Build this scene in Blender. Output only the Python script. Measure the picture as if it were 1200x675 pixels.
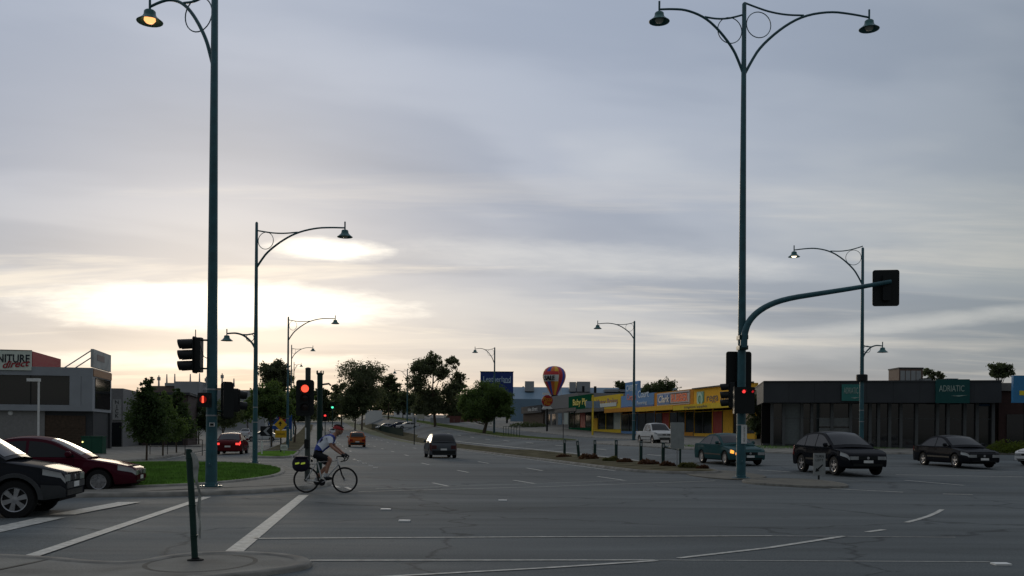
import bpy, bmesh, math, random
from mathutils import Vector, Matrix, noise
R = math.radians
random.seed(7)
sc = bpy.context.scene
for o in list(bpy.data.objects): bpy.data.objects.remove(o)
COL = sc.collection

# ------------------------------------------------------------------ camera
F = 1100.0; HX = 600.0; HY = 507.0; CH = 1.6; ROLL = R(0.42)
cs, sn = math.cos(ROLL), math.sin(ROLL)
cam_d = bpy.data.cameras.new('camera'); cam = bpy.data.objects.new('camera', cam_d); COL.objects.link(cam)
cam_d.sensor_width = 36; cam_d.lens = 36*F/1200; cam_d.shift_y = (HY-337.5)/1200
cam_d.clip_start = 0.1; cam_d.clip_end = 9000
cam.matrix_world = Matrix(((cs, -sn, 0, 0), (0, 0, -1, 0), (sn, cs, 0, CH), (0, 0, 0, 1)))
sc.camera = cam

# ------------------------------------------------------------------ sky + sun
SUN_AZ = R(-16.5); SUN_EL = R(8.5)          # azimuth from the view axis (+Y), negative = left
w = bpy.data.worlds.new('World'); sc.world = w; w.use_nodes = True
nt = w.node_tree; N = nt.nodes; LK = nt.links; N.clear()
def nn(t, **k):
    n = N.new(t)
    for a, b in k.items(): setattr(n, a, b)
    return n
def mth(op, a, b=None, c=None, clamp=False):
    n = nn('ShaderNodeMath', operation=op, use_clamp=clamp)
    for i, v in enumerate((a, b, c)):
        if v is None: continue
        if isinstance(v, (int, float)): n.inputs[i].default_value = v
        else: LK.new(v, n.inputs[i])
    return n.outputs[0]
def mixc(fac, a, b, blend='MIX'):
    n = nn('ShaderNodeMix', data_type='RGBA', blend_type=blend)
    for s, v in ((n.inputs[0], fac), (n.inputs[6], a), (n.inputs[7], b)):
        if isinstance(v, (int, float)): s.default_value = v
        elif isinstance(v, tuple): s.default_value = (*v, 1)
        else: LK.new(v, s)
    return n.outputs[2]
def ramp(fac, stops, interp='LINEAR'):
    n = nn('ShaderNodeValToRGB'); LK.new(fac, n.inputs[0]); cr = n.color_ramp; cr.interpolation = interp
    while len(cr.elements) < len(stops): cr.elements.new(0.5)
    for e, (p, c) in zip(cr.elements, stops): e.position = p; e.color = (*c, 1) if isinstance(c, tuple) else (c, c, c, 1)
    return n.outputs[0]
def sstep(v, a, b):
    n = nn('ShaderNodeMapRange', interpolation_type='SMOOTHSTEP'); LK.new(v, n.inputs[0])
    n.inputs[1].default_value = a; n.inputs[2].default_value = b
    return n.outputs[0]
def noise_tex(x, y, z, scale, detail=4, rough=.5, dist=0.):
    c = nn('ShaderNodeCombineXYZ')
    for i, v in enumerate((x, y, z)):
        if isinstance(v, (int, float)): c.inputs[i].default_value = v
        else: LK.new(v, c.inputs[i])
    n = nn('ShaderNodeTexNoise'); LK.new(c.outputs[0], n.inputs['Vector'])
    n.inputs['Scale'].default_value = scale; n.inputs['Detail'].default_value = detail
    n.inputs['Roughness'].default_value = rough; n.inputs['Distortion'].default_value = dist
    return n.outputs['Fac']
SEED = (3.1, 5.35)
tc = nn('ShaderNodeTexCoord'); sp = nn('ShaderNodeSeparateXYZ'); LK.new(tc.outputs['Generated'], sp.inputs[0])
X, Y, Z = sp.outputs
Zp = mth('MAXIMUM', Z, 0.0)
den = mth('ADD', Zp, 0.10)
U = mth('DIVIDE', X, den); V = mth('DIVIDE', Y, den)            # cloud deck seen from below
U2 = mth('ADD', mth('MULTIPLY', U, .75), mth('MULTIPLY', V, .38)); V2 = mth('SUBTRACT', V, mth('MULTIPLY', U, .30))
n1 = noise_tex(mth('MULTIPLY', U2, .7), V2, SEED[0], 1.0, 4, .5, .25)
n2 = noise_tex(mth('MULTIPLY', U2, .6), V2, 9.7, 3.2, 6, .6, .2)
n3 = noise_tex(U2, V2, SEED[1], .42, 3, .5, .2)
base = ramp(Zp, [(0.0, (.78, .60, .47)), (.03, (.70, .585, .50)), (.07, (.545, .525, .51)), (.13, (.475, .49, .525)), (.24, (.435, .47, .545)), (.40, (.45, .495, .585)), (.65, (.45, .49, .57)), (1.0, (.46, .49, .55))])
q = mth('ADD', mth('ADD', mth('MULTIPLY', n1, .47), mth('MULTIPLY', n2, .05)), mth('MULTIPLY', n3, .48))
tone = ramp(q, [(.34, (.60, .65, .72)), (.43, (.72, .765, .83)), (.50, (.90, .925, .96)), (.57, (1.10, 1.09, 1.06)), (.68, (1.32, 1.27, 1.18))], 'EASE')
sx, sy, sz = math.sin(SUN_AZ)*math.cos(SUN_EL), math.cos(SUN_AZ)*math.cos(SUN_EL), math.sin(SUN_EL)
vm = nn('ShaderNodeVectorMath', operation='DOT_PRODUCT'); LK.new(tc.outputs['Generated'], vm.inputs[0]); vm.inputs[1].default_value = (sx, sy, sz)
# away from the dawn the horizon turns from peach to slate and the whole deck gets darker
base2 = ramp(Zp, [(0.0, (.36, .335, .31)), (.06, (.31, .325, .325)), (.15, (.29, .32, .335)), (.3, (.31, .345, .385)), (.5, (.38, .415, .475)), (.75, (.45, .48, .54)), (1.0, (.46, .49, .55))])
base = mixc(sstep(vm.outputs['Value'], .62, .99), base2, base)
cloud = mixc(1.0, base, tone, 'MULTIPLY')
deck = mth('ADD', mth('MULTIPLY', sstep(vm.outputs['Value'], -.7, .9), .50), .50)
cloud = mixc(1.0, cloud, deck, 'MULTIPLY')
# light coming through thinner cloud low over the horizon
streak = noise_tex(mth('MULTIPLY', U, .22), mth('MULTIPLY', V, 1.0), 5.0, 1.9, 6, .6, .35)
st = mth('MULTIPLY', sstep(streak, .50, .68), mth('MULTIPLY', sstep(Zp, .015, .06), mth('SUBTRACT', 1.0, sstep(Zp, .17, .30))))
# nearness to the hidden sun
dt = mth('MAXIMUM', vm.outputs['Value'], 0.0)
near = mth('POWER', dt, 5.0); near2 = mth('POWER', dt, 60.0)
cloud = mixc(mth('MULTIPLY', st, mth('ADD', mth('MULTIPLY', near, .45), .10)), cloud, (.98, .88, .72))
cloud = mixc(mth('MULTIPLY', near2, .22), cloud, (1.0, .96, .88), 'SCREEN')
# the breaks in the cloud around the sun: flat lens-shaped gaps with ragged edges
Yc = mth('MAXIMUM', Y, .05); A = mth('DIVIDE', X, Yc); E = mth('DIVIDE', Z, Yc)
rag = noise_tex(mth('MULTIPLY', A, 1.0), mth('MULTIPLY', E, 4.2), .7, 7.0, 6, .6, .4)
rag2 = noise_tex(mth('MULTIPLY', A, 1.0), mth('MULTIPLY', E, 5.5), 4.7, 26.0, 5, .6, .3)
def gap(a0, e0, wa, we, soft, amp, tilt=0.):
    da = mth('SUBTRACT', A, a0)
    de = mth('SUBTRACT', mth('SUBTRACT', E, e0), mth('MULTIPLY', da, tilt))
    q = mth('ADD', mth('POWER', mth('ABSOLUTE', mth('DIVIDE', da, wa)), 2.0), mth('POWER', mth('ABSOLUTE', mth('DIVIDE', de, we)), 2.0))
    q = mth('ADD', mth('SUBTRACT', 1.0, q), mth('ADD', mth('MULTIPLY', mth('SUBTRACT', rag, .5), 3.4), mth('MULTIPLY', mth('SUBTRACT', rag2, .5), 1.6)))
    return mth('MULTIPLY', sstep(q, -soft, soft), amp)
g = mth('MAXIMUM', gap(-.330, .133, .160, .019, 1.5, 1.0), gap(-.198, .194, .050, .010, 1.5, .9, -.02))
g = mth('MAXIMUM', g, gap(.08, .185, .16, .014, 2.0, .20, -.05))
g = mth('MAXIMUM', g, gap(-.33, .075, .20, .008, .9, .32))
g = mth('MAXIMUM', g, gap(.50, .128, .17, .007, 1.9, .17, .10))
g = mth('MULTIPLY', g, sstep(Y, .1, .3))
cloud = mixc(g, cloud, (1.40, 1.33, 1.17))
sky = nn('ShaderNodeTexSky', sky_type='NISHITA'); sky.sun_disc = False; sky.sun_elevation = SUN_EL; sky.sun_rotation = SUN_AZ
sky.air_density = 1.0; sky.dust_density = 2.0
scaled = mixc(1.0, cloud, (10., 10., 10.), 'MULTIPLY')           # the background strength is 0.1
final = mixc(.05, scaled, sky.outputs[0])
bg = nn('ShaderNodeBackground'); LK.new(final, bg.inputs[0]); bg.inputs[1].default_value = 0.1
wo = nn('ShaderNodeOutputWorld'); LK.new(bg.outputs[0], wo.inputs[0])

sd = bpy.data.lights.new('sun', 'SUN'); so = bpy.data.objects.new('sun', sd); COL.objects.link(so)
sd.energy = 0.5; sd.angle = R(14); sd.color = (1, .86, .66)
so.rotation_euler = Vector((-sx, -sy, -sz)).to_track_quat('-Z', 'Y').to_euler()

vs = sc.view_settings; vs.view_transform = 'Standard'; vs.look = 'None'; vs.exposure = 0.12; vs.gamma = 1; vs.use_curve_mapping = False
sc.render.resolution_x = 1024; sc.render.resolution_y = 576

# ------------------------------------------------------------------ road frame and terrain
ANG = math.atan((372-600)/F)                 # heading of the main road
u = Vector((math.sin(ANG), math.cos(ANG))); v = Vector((math.cos(ANG), -math.sin(ANG)))
def st2xy(s, t): return (u.x*s+v.x*t, u.y*s+v.y*t)
def xy2st(x, y): return (u.x*x+u.y*y, v.x*x+v.y*y)
def lerp(a, b, f): return a+(b-a)*f
def interp(x, kn):
    if x <= kn[0][0]: return kn[0][1]
    for (a, p), (b, q) in zip(kn, kn[1:]):
        if x <= b: return lerp(p, q, (x-a)/(b-a))
    return kn[-1][1]
def ss(x, a, b):
    f = min(max((x-a)/(b-a), 0), 1); return f*f*(3-2*f)
KL = [(90, 0), (120, .1), (150, .35), (200, 1.0), (250, 1.9), (300, 3.0), (400, 5.5), (700, 12), (1500, 16)]
KR = [(30, 0), (45, .28), (50, .4), (65, .65), (85, .85), (110, 1.05), (135, 1.6), (160, 2.3), (220, 4.0), (300, 6.0), (400, 8.5), (700, 14), (1500, 17)]
def ground(x, y):
    s, t = xy2st(x, y)
    z = lerp(interp(s, KL), interp(s, KR), ss(t, 13, 22))
    z += min(max((t-30)*.05, 0), .4)*ss(s, 62, 80)
    z -= min(max((-t-4)*.02, 0), .15)
    return z
def gp(px, py):
    """pixel -> point on the terrain"""
    dx, dy = (px-HX)/F, (HY-py)/F
    d = Vector((dx*cs-dy*sn, 1, dy*cs+dx*sn)); a = 4.0; last = a
    while a < 900:
        if CH+d.z*a < ground(d.x*a, a): break
        last = a; a *= 1.01
    for _ in range(25):
        m = (last+a)/2
        if CH+d.z*m < ground(d.x*m, m): a = m
        else: last = m
    return Vector((d.x*a, a, ground(d.x*a, a)))
def col(px, d):
    x = (px-HX)/F*d
    return Vector((x, d, ground(x, d)))
def hz(px, py, d):
    """height of pixel at depth d"""
    return CH+d*((HY-py)/F*cs+(px-HX)/F*sn)
def col_t(px, t):
    """depth at which the column of a pixel meets the line t = const"""
    k = (px-HX)/F
    return t/(v.x*k+v.y)

# ------------------------------------------------------------------ materials
MATS = {}
def mat(name, c, rough=.6, metal=0., var=.12, vs_=6., bump=0., bs=40., emit=None, es=0., spec=.25, coat=0., alpha=1., obj_coord=True):
    if name in MATS: return MATS[name]
    m = bpy.data.materials.new(name); m.use_nodes = True; t = m.node_tree; n = t.nodes; b = n['Principled BSDF']
    b.inputs['Roughness'].default_value = rough; b.inputs['Metallic'].default_value = metal
    b.inputs['Specular IOR Level'].default_value = spec; b.inputs['Coat Weight'].default_value = coat
    b.inputs['Coat Roughness'].default_value = .08
    co = n.new('ShaderNodeTexCoord')
    if var > 0:
        nz = n.new('ShaderNodeTexNoise'); nz.inputs['Scale'].default_value = vs_; nz.inputs['Detail'].default_value = 5
        t.links.new(co.outputs['Object'], nz.inputs['Vector'])
        mr = n.new('ShaderNodeMapRange'); mr.inputs[1].default_value = .3; mr.inputs[2].default_value = .7; mr.inputs[3].default_value = 1-var; mr.inputs[4].default_value = 1+var
        t.links.new(nz.outputs['Fac'], mr.inputs[0])
        mx = n.new('ShaderNodeMix'); mx.data_type = 'RGBA'; mx.blend_type = 'MULTIPLY'; mx.inputs[0].default_value = 1; mx.inputs[6].default_value = (*c, 1)
        t.links.new(mr.outputs[0], mx.inputs[7]); t.links.new(mx.outputs[2], b.inputs['Base Color'])
        m2 = n.new('ShaderNodeMapRange'); m2.inputs[1].default_value = .3; m2.inputs[2].default_value = .7; m2.inputs[3].default_value = max(rough-.06, .02); m2.inputs[4].default_value = min(rough+.08, 1)
        t.links.new(nz.outputs['Fac'], m2.inputs[0]); t.links.new(m2.outputs[0], b.inputs['Roughness'])
    else: b.inputs['Base Color'].default_value = (*c, 1)
    if bump > 0:
        nb = n.new('ShaderNodeTexNoise'); nb.inputs['Scale'].default_value = bs; nb.inputs['Detail'].default_value = 4
        t.links.new(co.outputs['Object'], nb.inputs['Vector'])
        bp = n.new('ShaderNodeBump'); bp.inputs['Strength'].default_value = bump; bp.inputs['Distance'].default_value = .02
        t.links.new(nb.outputs['Fac'], bp.inputs['Height']); t.links.new(bp.outputs[0], b.inputs['Normal'])
    if emit: b.inputs['Emission Color'].default_value = (*emit, 1); b.inputs['Emission Strength'].default_value = es
    MATS[name] = m; return m

def asphalt_mat():
    m = bpy.data.materials.new('asphalt'); m.use_nodes = True; t = m.node_tree; n = t.nodes; L = t.links; b = n['Principled BSDF']
    co = n.new('ShaderNodeTexCoord')
    def nz(scale, detail, sx=1, sy=1, dist=0):
        mp = n.new('ShaderNodeMapping'); L.new(co.outputs['Object'], mp.inputs[0]); mp.inputs['Scale'].default_value = (sx, sy, 1); mp.inputs['Rotation'].default_value = (0, 0, ANG)
        k = n.new('ShaderNodeTexNoise'); k.inputs['Scale'].default_value = scale; k.inputs['Detail'].default_value = detail; k.inputs['Distortion'].default_value = dist
        L.new(mp.outputs[0], k.inputs[0]); return k.outputs['Fac']
    def mr(f, a, b_, c, d):
        k = n.new('ShaderNodeMapRange'); L.new(f, k.inputs[0])
        for i, q in enumerate((a, b_, c, d)): k.inputs[i+1].default_value = q
        return k.outputs[0]
    def mul(a, b_):
        k = n.new('ShaderNodeMath'); k.operation = 'MULTIPLY'; L.new(a, k.inputs[0]); L.new(b_, k.inputs[1]); return k.outputs[0]
    big = mr(nz(.13, 5, .35, 1.5), .3, .7, .74, 1.24)        # worn bands across the junction
    mid = mr(nz(.8, 6, .18, 1.7, .6), .3, .7, .83, 1.17)     # tyre-polished streaks
    grain = mr(nz(38, 3), .25, .75, .72, 1.30)
    stone = mr(nz(150, 2), .3, .7, .85, 1.18)
    f = mul(mul(big, mid), mul(grain, stone))
    # cracks and tar joints
    vo = n.new('ShaderNodeTexVoronoi'); vo.feature = 'DISTANCE_TO_EDGE'; vo.inputs['Scale'].default_value = .16
    wr = n.new('ShaderNodeTexNoise'); wr.inputs['Scale'].default_value = 1.2; L.new(co.outputs['Object'], wr.inputs[0])
    ad = n.new('ShaderNodeVectorMath'); ad.operation = 'MULTIPLY_ADD'; L.new(wr.outputs['Color'], ad.inputs[0]); ad.inputs[1].default_value = (1.2, 1.2, 0); L.new(co.outputs['Object'], ad.inputs[2]); L.new(ad.outputs[0], vo.inputs['Vector'])
    f = mul(f, mr(vo.outputs['Distance'], 0.0, .010, .55, 1.0))
    f = mul(f, mr(nz(2.3, 3, 1, 1, .4), .66, .76, 1.0, .74))      # oil drips
    mx = n.new('ShaderNodeMix'); mx.data_type = 'RGBA'; mx.blend_type = 'MULTIPLY'; mx.inputs[0].default_value = 1; mx.inputs[6].default_value = (.108, .121, .122, 1)
    L.new(f, mx.inputs[7]); L.new(mx.outputs[2], b.inputs['Base Color'])
    L.new(mr(nz(.5, 4, .3, 1.2), .3, .7, .72, .92), b.inputs['Roughness']); b.inputs['Specular IOR Level'].default_value = .10
    bp = n.new('ShaderNodeBump'); bp.inputs['Strength'].default_value = .5; bp.inputs['Distance'].default_value = .012; L.new(nz(60, 3), bp.inputs['Height']); L.new(bp.outputs[0], b.inputs['Normal'])
    return m
ASPH = asphalt_mat()
PAINT = mat('road_paint', (.48, .47, .42), .7, var=.35, vs_=9, bump=.3, bs=60)
CONC = mat('concrete', (.22, .212, .188), .9, var=.30, vs_=1.3, bump=.5, bs=30, spec=.05)
KERB = mat('kerb_concrete', (.24, .23, .205), .9, var=.35, vs_=2.2, bump=.5, bs=25, spec=.05)
GRASS = mat('lawn_grass', (.095, .180, .030), .95, var=.45, vs_=.9, bump=.8, bs=30, spec=0.)
DRY = mat('dry_verge', (.115, .102, .066), .95, var=.45, vs_=1.0, bump=.8, bs=12, spec=0.)
EARTH = mat('earth', (.09, .10, .05), .95, var=.3, vs_=.05)
POLE = mat('pole_green', (.030, .100, .118), .42, var=.2, vs_=5, spec=.35)
POLED = mat('post_dark_green', (.010, .035, .028), .45, var=.2, vs_=5)
BLK = mat('black_plastic', (.010, .012, .012), .45, var=.1)
SHADE = mat('lamp_shade_green', (.05, .14, .14), .4, var=.15)
BULB_ON = mat('lit_lamp', (1, .8, .5), .4, var=0, emit=(1.0, .40, .14), es=1.6)
BULB_ON2 = mat('lit_lamp_pale', (1, .9, .75), .4, var=0, emit=(1.0, .82, .58), es=2.4)
BULB_OFF = mat('unlit_lamp', (.55, .52, .45), .2, var=0)
RED_ON = mat('red_signal_lit', (.8, .05, .02), .3, var=0, emit=(1.0, .05, .05), es=1.1)
RED_HOT = mat('red_signal_core', (.9, .3, .1), .3, var=0, emit=(1.0, .075, .04), es=1.4)
GREEN_ON = mat('green_signal_lit', (.1, .8, .5), .3, var=0, emit=(.1, 1.0, .55), es=1.3)
LENS = mat('dark_lens', (.02, .012, .01), .15, var=0)
WHITE = mat('white_paint', (.70, .70, .67), .5, var=.08)
CARGL = mat('car_glass', (.014, .017, .019), .1, var=0, spec=0., coat=.6)
GLASSD = mat('dark_glass', (.012, .015, .017), .06, var=0, spec=.6)
RUB = mat('tyre_rubber', (.012, .012, .012), .8, var=.15)
ALLOY = mat('alloy', (.42, .42, .43), .3, metal=.85, var=.1)
STEELG = mat('galvanised', (.34, .35, .35), .5, metal=.4, var=.1)
CLEAR = mat('lamp_glass', (.36, .37, .37), .15, var=.1, metal=.3)
TAIL = mat('tail_lens', (.22, .008, .008), .15, var=0)
TAIL_ON = mat('tail_lens_lit', (.5, .02, .02), .2, var=0, emit=(1.0, .06, .05), es=1.3)
AMBER = mat('amber_lens', (.5, .16, .02), .2, var=0)
AMBER_ON = mat('amber_lens_lit', (.7, .25, .03), .2, var=0, emit=(1.0, .38, .05), es=1.3)
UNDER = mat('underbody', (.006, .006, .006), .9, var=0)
BARK = mat('bark', (.085, .065, .045), .9, var=.3, vs_=4, bump=.6, bs=12)
BARKP = mat('pale_bark', (.24, .20, .155), .85, var=.35, vs_=2, bump=.4, bs=8)
def leafmat(name, c):
    m = mat(name, c, .65, var=.45, vs_=.9); b = m.node_tree.nodes['Principled BSDF']
    b.inputs['Subsurface Weight'].default_value = 0.0
    n = m.node_tree.nodes; L = m.node_tree.links
    tr = n.new('ShaderNodeBsdfTranslucent'); tr.inputs[0].default_value = (c[0]*1.4, c[1]*1.4, c[2], 1)
    ms = n.new('ShaderNodeMixShader'); ms.inputs[0].default_value = .5
    L.new(b.outputs[0], ms.inputs[1]); L.new(tr.outputs[0], ms.inputs[2]); L.new(ms.outputs[0], n['Material Output'].inputs[0])
    return m
LEAF = [leafmat('leaf_eucalypt', (.105, .120, .070)), leafmat('leaf_green', (.085, .130, .040)), leafmat('leaf_dark', (.075, .095, .048)), leafmat('leaf_young', (.046, .074, .028))]

# ------------------------------------------------------------------ mesh helpers
class MB:
    def __init__(s): s.v = []; s.f = []
    def add(s, vs, fs):
        o = len(s.v); s.v += [tuple(p) for p in vs]; s.f += [tuple(i+o for i in f) for f in fs]; return s
    def box(s, x0, x1, y0, y1, z0, z1):
        return s.add([(x0,y0,z0),(x1,y0,z0),(x1,y1,z0),(x0,y1,z0),(x0,y0,z1),(x1,y0,z1),(x1,y1,z1),(x0,y1,z1)],
                     [(0,3,2,1),(4,5,6,7),(0,1,5,4),(1,2,6,5),(2,3,7,6),(3,0,4,7)])
    def tube(s, pts, r, n=8, caps=True):
        pts = [Vector(p) for p in pts]; rs = r if isinstance(r, (list, tuple)) else [r]*len(pts)
        rings = []; prev = None
        for i, p in enumerate(pts):
            d = (pts[min(i+1, len(pts)-1)]-pts[max(i-1, 0)]).normalized()
            if prev is None:
                a = Vector((0,0,1)) if abs(d.z) < .9 else Vector((1,0,0)); e1 = d.cross(a).normalized()
            else: e1 = (prev-d*prev.dot(d)).normalized()
            prev = e1; e2 = d.cross(e1)
            rings.append([p+(e1*math.cos(2*math.pi*k/n)+e2*math.sin(2*math.pi*k/n))*rs[i] for k in range(n)])
        vs = [q for r_ in rings for q in r_]; fs = []
        for i in range(len(pts)-1):
            for k in range(n): fs.append((i*n+k, i*n+(k+1)%n, (i+1)*n+(k+1)%n, (i+1)*n+k))
        if caps: fs += [tuple(reversed(range(n))), tuple(range((len(pts)-1)*n, len(pts)*n))]
        return s.add(vs, fs)
    def lathe(s, prof, n=20, c=(0,0,0), axis='z', cap=True):
        vs = []
        for r, h in prof:
            for k in range(n):
                a = 2*math.pi*k/n; x, y = r*math.cos(a), r*math.sin(a)
                vs.append({'z': (c[0]+x, c[1]+y, c[2]+h), 'y': (c[0]+x, c[1]+h, c[2]+y), 'x': (c[0]+h, c[1]+x, c[2]+y)}[axis])
        m = len(prof); fs = [(i*n+k, i*n+(k+1)%n, (i+1)*n+(k+1)%n, (i+1)*n+k) for i in range(m-1) for k in range(n)]
        if cap and prof[0][0] > 1e-6: fs.append(tuple(reversed(range(n))))
        if cap and prof[-1][0] > 1e-6: fs.append(tuple(range((m-1)*n, m*n)))
        return s.add(vs, fs)
    def prism(s, poly, y0, y1, plane='xz'):
        n = len(poly)
        if plane == 'xz': vs = [(a, y0, b) for a, b in poly]+[(a, y1, b) for a, b in poly]
        elif plane == 'xy': vs = [(a, b, y0) for a, b in poly]+[(a, b, y1) for a, b in poly]
        else: vs = [(y0, a, b) for a, b in poly]+[(y1, a, b) for a, b in poly]
        return s.add(vs, [tuple(range(n)), tuple(reversed(range(n, 2*n)))]+[(i, i+n, (i+1) % n+n, (i+1) % n) for i in range(n)])
    def grid(s, rows):
        m = len(rows[0]); vs = [p for r in rows for p in r]
        return s.add(vs, [(i*m+j, i*m+j+1, (i+1)*m+j+1, (i+1)*m+j) for i in range(len(rows)-1) for j in range(m-1)])
    def build(s, name, m, parent=None, smooth=None, fix=True, **props):
        me = bpy.data.meshes.new(name); me.from_pydata(s.v, [], s.f)
        if fix:
            b = bmesh.new(); b.from_mesh(me); bmesh.ops.remove_doubles(b, verts=b.verts, dist=1e-5); bmesh.ops.recalc_face_normals(b, faces=b.faces); b.to_mesh(me); b.free()
        if smooth:
            me.polygons.foreach_set('use_smooth', [True]*len(me.polygons)); me.set_sharp_from_angle(angle=R(smooth))
        me.materials.append(m); me.update()
        o = bpy.data.objects.new(name, me); COL.objects.link(o)
        if parent: o.parent = parent
        for k, q in props.items(): o[k] = q
        return o
def B(x0, x1, y0, y1, z0, z1): return MB().box(x0, x1, y0, y1, z0, z1)
def tag(o, label, cat, group=None):
    o['label'] = label; o['category'] = cat
    if group: o['group'] = group
    return o
def thing(name, loc, rz, label, cat, group=None):
    o = bpy.data.objects.new(name, None); COL.objects.link(o); o.location = loc; o.rotation_euler = (0, 0, rz); o.empty_display_size = .2
    return tag(o, label, cat, group)
def text(body, size, m, parent, loc, name='lettering', ext=.012, shear=0., off=0., rot=(math.pi/2, 0, 0), sx_=1., width=None):
    c = bpy.data.curves.new('t', 'FONT'); c.body = body; c.size = size; c.align_x = 'CENTER'; c.align_y = 'CENTER'; c.extrude = ext; c.shear = shear; c.offset = off; c.resolution_u = 3
    t = bpy.data.objects.new('t', c); COL.objects.link(t)
    dg = bpy.context.evaluated_depsgraph_get(); me = bpy.data.meshes.new_from_object(t.evaluated_get(dg)); bpy.data.objects.remove(t)
    if width:
        xs = [q.co.x for q in me.vertices]; sx_ = width/(max(xs)-min(xs))
    for q in me.vertices: q.co.x *= sx_
    me.materials.clear(); me.materials.append(m); me.name = name
    o = bpy.data.objects.new(name, me); COL.objects.link(o); o.parent = parent; o.location = loc; o.rotation_euler = rot
    return o
def chaikin(p, it=2):
    for _ in range(it):
        q = [p[0]]
        for a, b in zip(p, p[1:]): q += [tuple(lerp(x, y, .25) for x, y in zip(a, b)), tuple(lerp(x, y, .75) for x, y in zip(a, b))]
        p = q+[p[-1]]
    return p

# ------------------------------------------------------------------ ground, road, islands
def sheet(name, ss_, ts, m, dz, **kw):
    rows = []
    for s in ss_:
        r = []
        for t in ts:
            x, y = st2xy(s, t); r.append((x, y, ground(x, y)+dz))
        rows.append(r)
    return MB().grid(rows).build(name, m, None, smooth=60, fix=False, kind='structure', **kw)
def frange(a, b, st): return [a+(b-a)*i/max(1, round((b-a)/st)) for i in range(max(1, round((b-a)/st))+1)]
sheet('ground', [-2500, -600, -150]+frange(-60, 460, 10)+[520, 600, 700, 1000, 1500, 3500], [-3000, -900, -300, -150]+frange(-80, 100, 5)+[150, 300, 900, 3000], EARTH, -.06)
sheet('road', frange(-40, 430, 2.5), frange(-75, 75, 2.5), ASPH, 0)

def slab(name, poly, h, m, label=None, kerb=None, kw=.16, **props):
    """raised area with an optional kerb ring; poly = list of (x, y), follows the terrain"""
    def mk(pl, dz):
        b = bmesh.new(); vs = [b.verts.new((x, y, 0)) for x, y in pl]; f = b.faces.new(vs)
        bmesh.ops.triangulate(b, faces=[f])
        bmesh.ops.subdivide_edges(b, edges=[e for e in b.edges if e.calc_length() > 6], cuts=2, use_grid_fill=True)
        for q in b.verts: q.co.z = ground(q.co.x, q.co.y)+dz
        bmesh.ops.recalc_face_normals(b, faces=b.faces)
        if sum(f.normal.z for f in b.faces) < 0: bmesh.ops.reverse_faces(b, faces=b.faces)
        ex = bmesh.ops.extrude_face_region(b, geom=list(b.faces))
        for q in [g_ for g_ in ex['geom'] if isinstance(g_, bmesh.types.BMVert)]: pass
        low = [q for q in b.verts if q not in set(g_ for g_ in ex['geom'] if isinstance(g_, bmesh.types.BMVert))]
        for q in low: q.co.z -= .3
        bmesh.ops.recalc_face_normals(b, faces=b.faces)
        me = bpy.data.meshes.new(name); b.to_mesh(me); b.free(); return me
    me = mk(poly, h); me.materials.append(m)
    o = bpy.data.objects.new(name, me); COL.objects.link(o)
    for k, q in props.items(): o[k] = q
    if kerb: kerb_line(poly+[poly[0]], h+.012, kw, kerb, o)
    return o
def kerb_line(pl, h, wd, m, parent=None, name='kerb'):
    # resample so that it follows the terrain
    p = []
    for a, b in zip(pl, pl[1:]):
        a = Vector(a); b = Vector(b); n = max(1, int((b-a).length/3))
        p += [a.lerp(b, i/n) for i in range(n)]
    p.append(Vector(pl[-1])); closed = (p[0]-p[-1]).length < 1e-4
    rows = []
    for i, q in enumerate(p):
        if closed: d = p[1]-p[-2] if i in (0, len(p)-1) else p[i+1]-p[i-1]
        else: d = p[min(i+1, len(p)-1)]-p[max(i-1, 0)]
        d.normalize(); n = Vector((-d.y, d.x)); z = ground(q.x, q.y)
        o_, i_ = q-n*wd*.5, q+n*wd*.5
        rows.append([(o_.x, o_.y, z-.2), (o_.x-n.x*.02, o_.y-n.y*.02, z+.005), (o_.x+n.x*.02, o_.y+n.y*.02, z+h-.03), (o_.x+n.x*.05, o_.y+n.y*.05, z+h), (i_.x-n.x*.02, i_.y-n.y*.02, z+h), (i_.x, i_.y, z+h-.02), (i_.x, i_.y, z-.2)])
    return MB().grid(rows).build(name, m, parent, smooth=50)
def px_poly(pts): return [tuple(gp(*p)[:2]) for p in pts]
def smooth_poly(pl, it=2):
    for _ in range(it):
        q = []
        for a, b in zip(pl, pl[1:]+pl[:1]): q += [tuple(lerp(x, y, .25) for x, y in zip(a, b)), tuple(lerp(x, y, .75) for x, y in zip(a, b))]
        pl = q
    return pl

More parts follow.
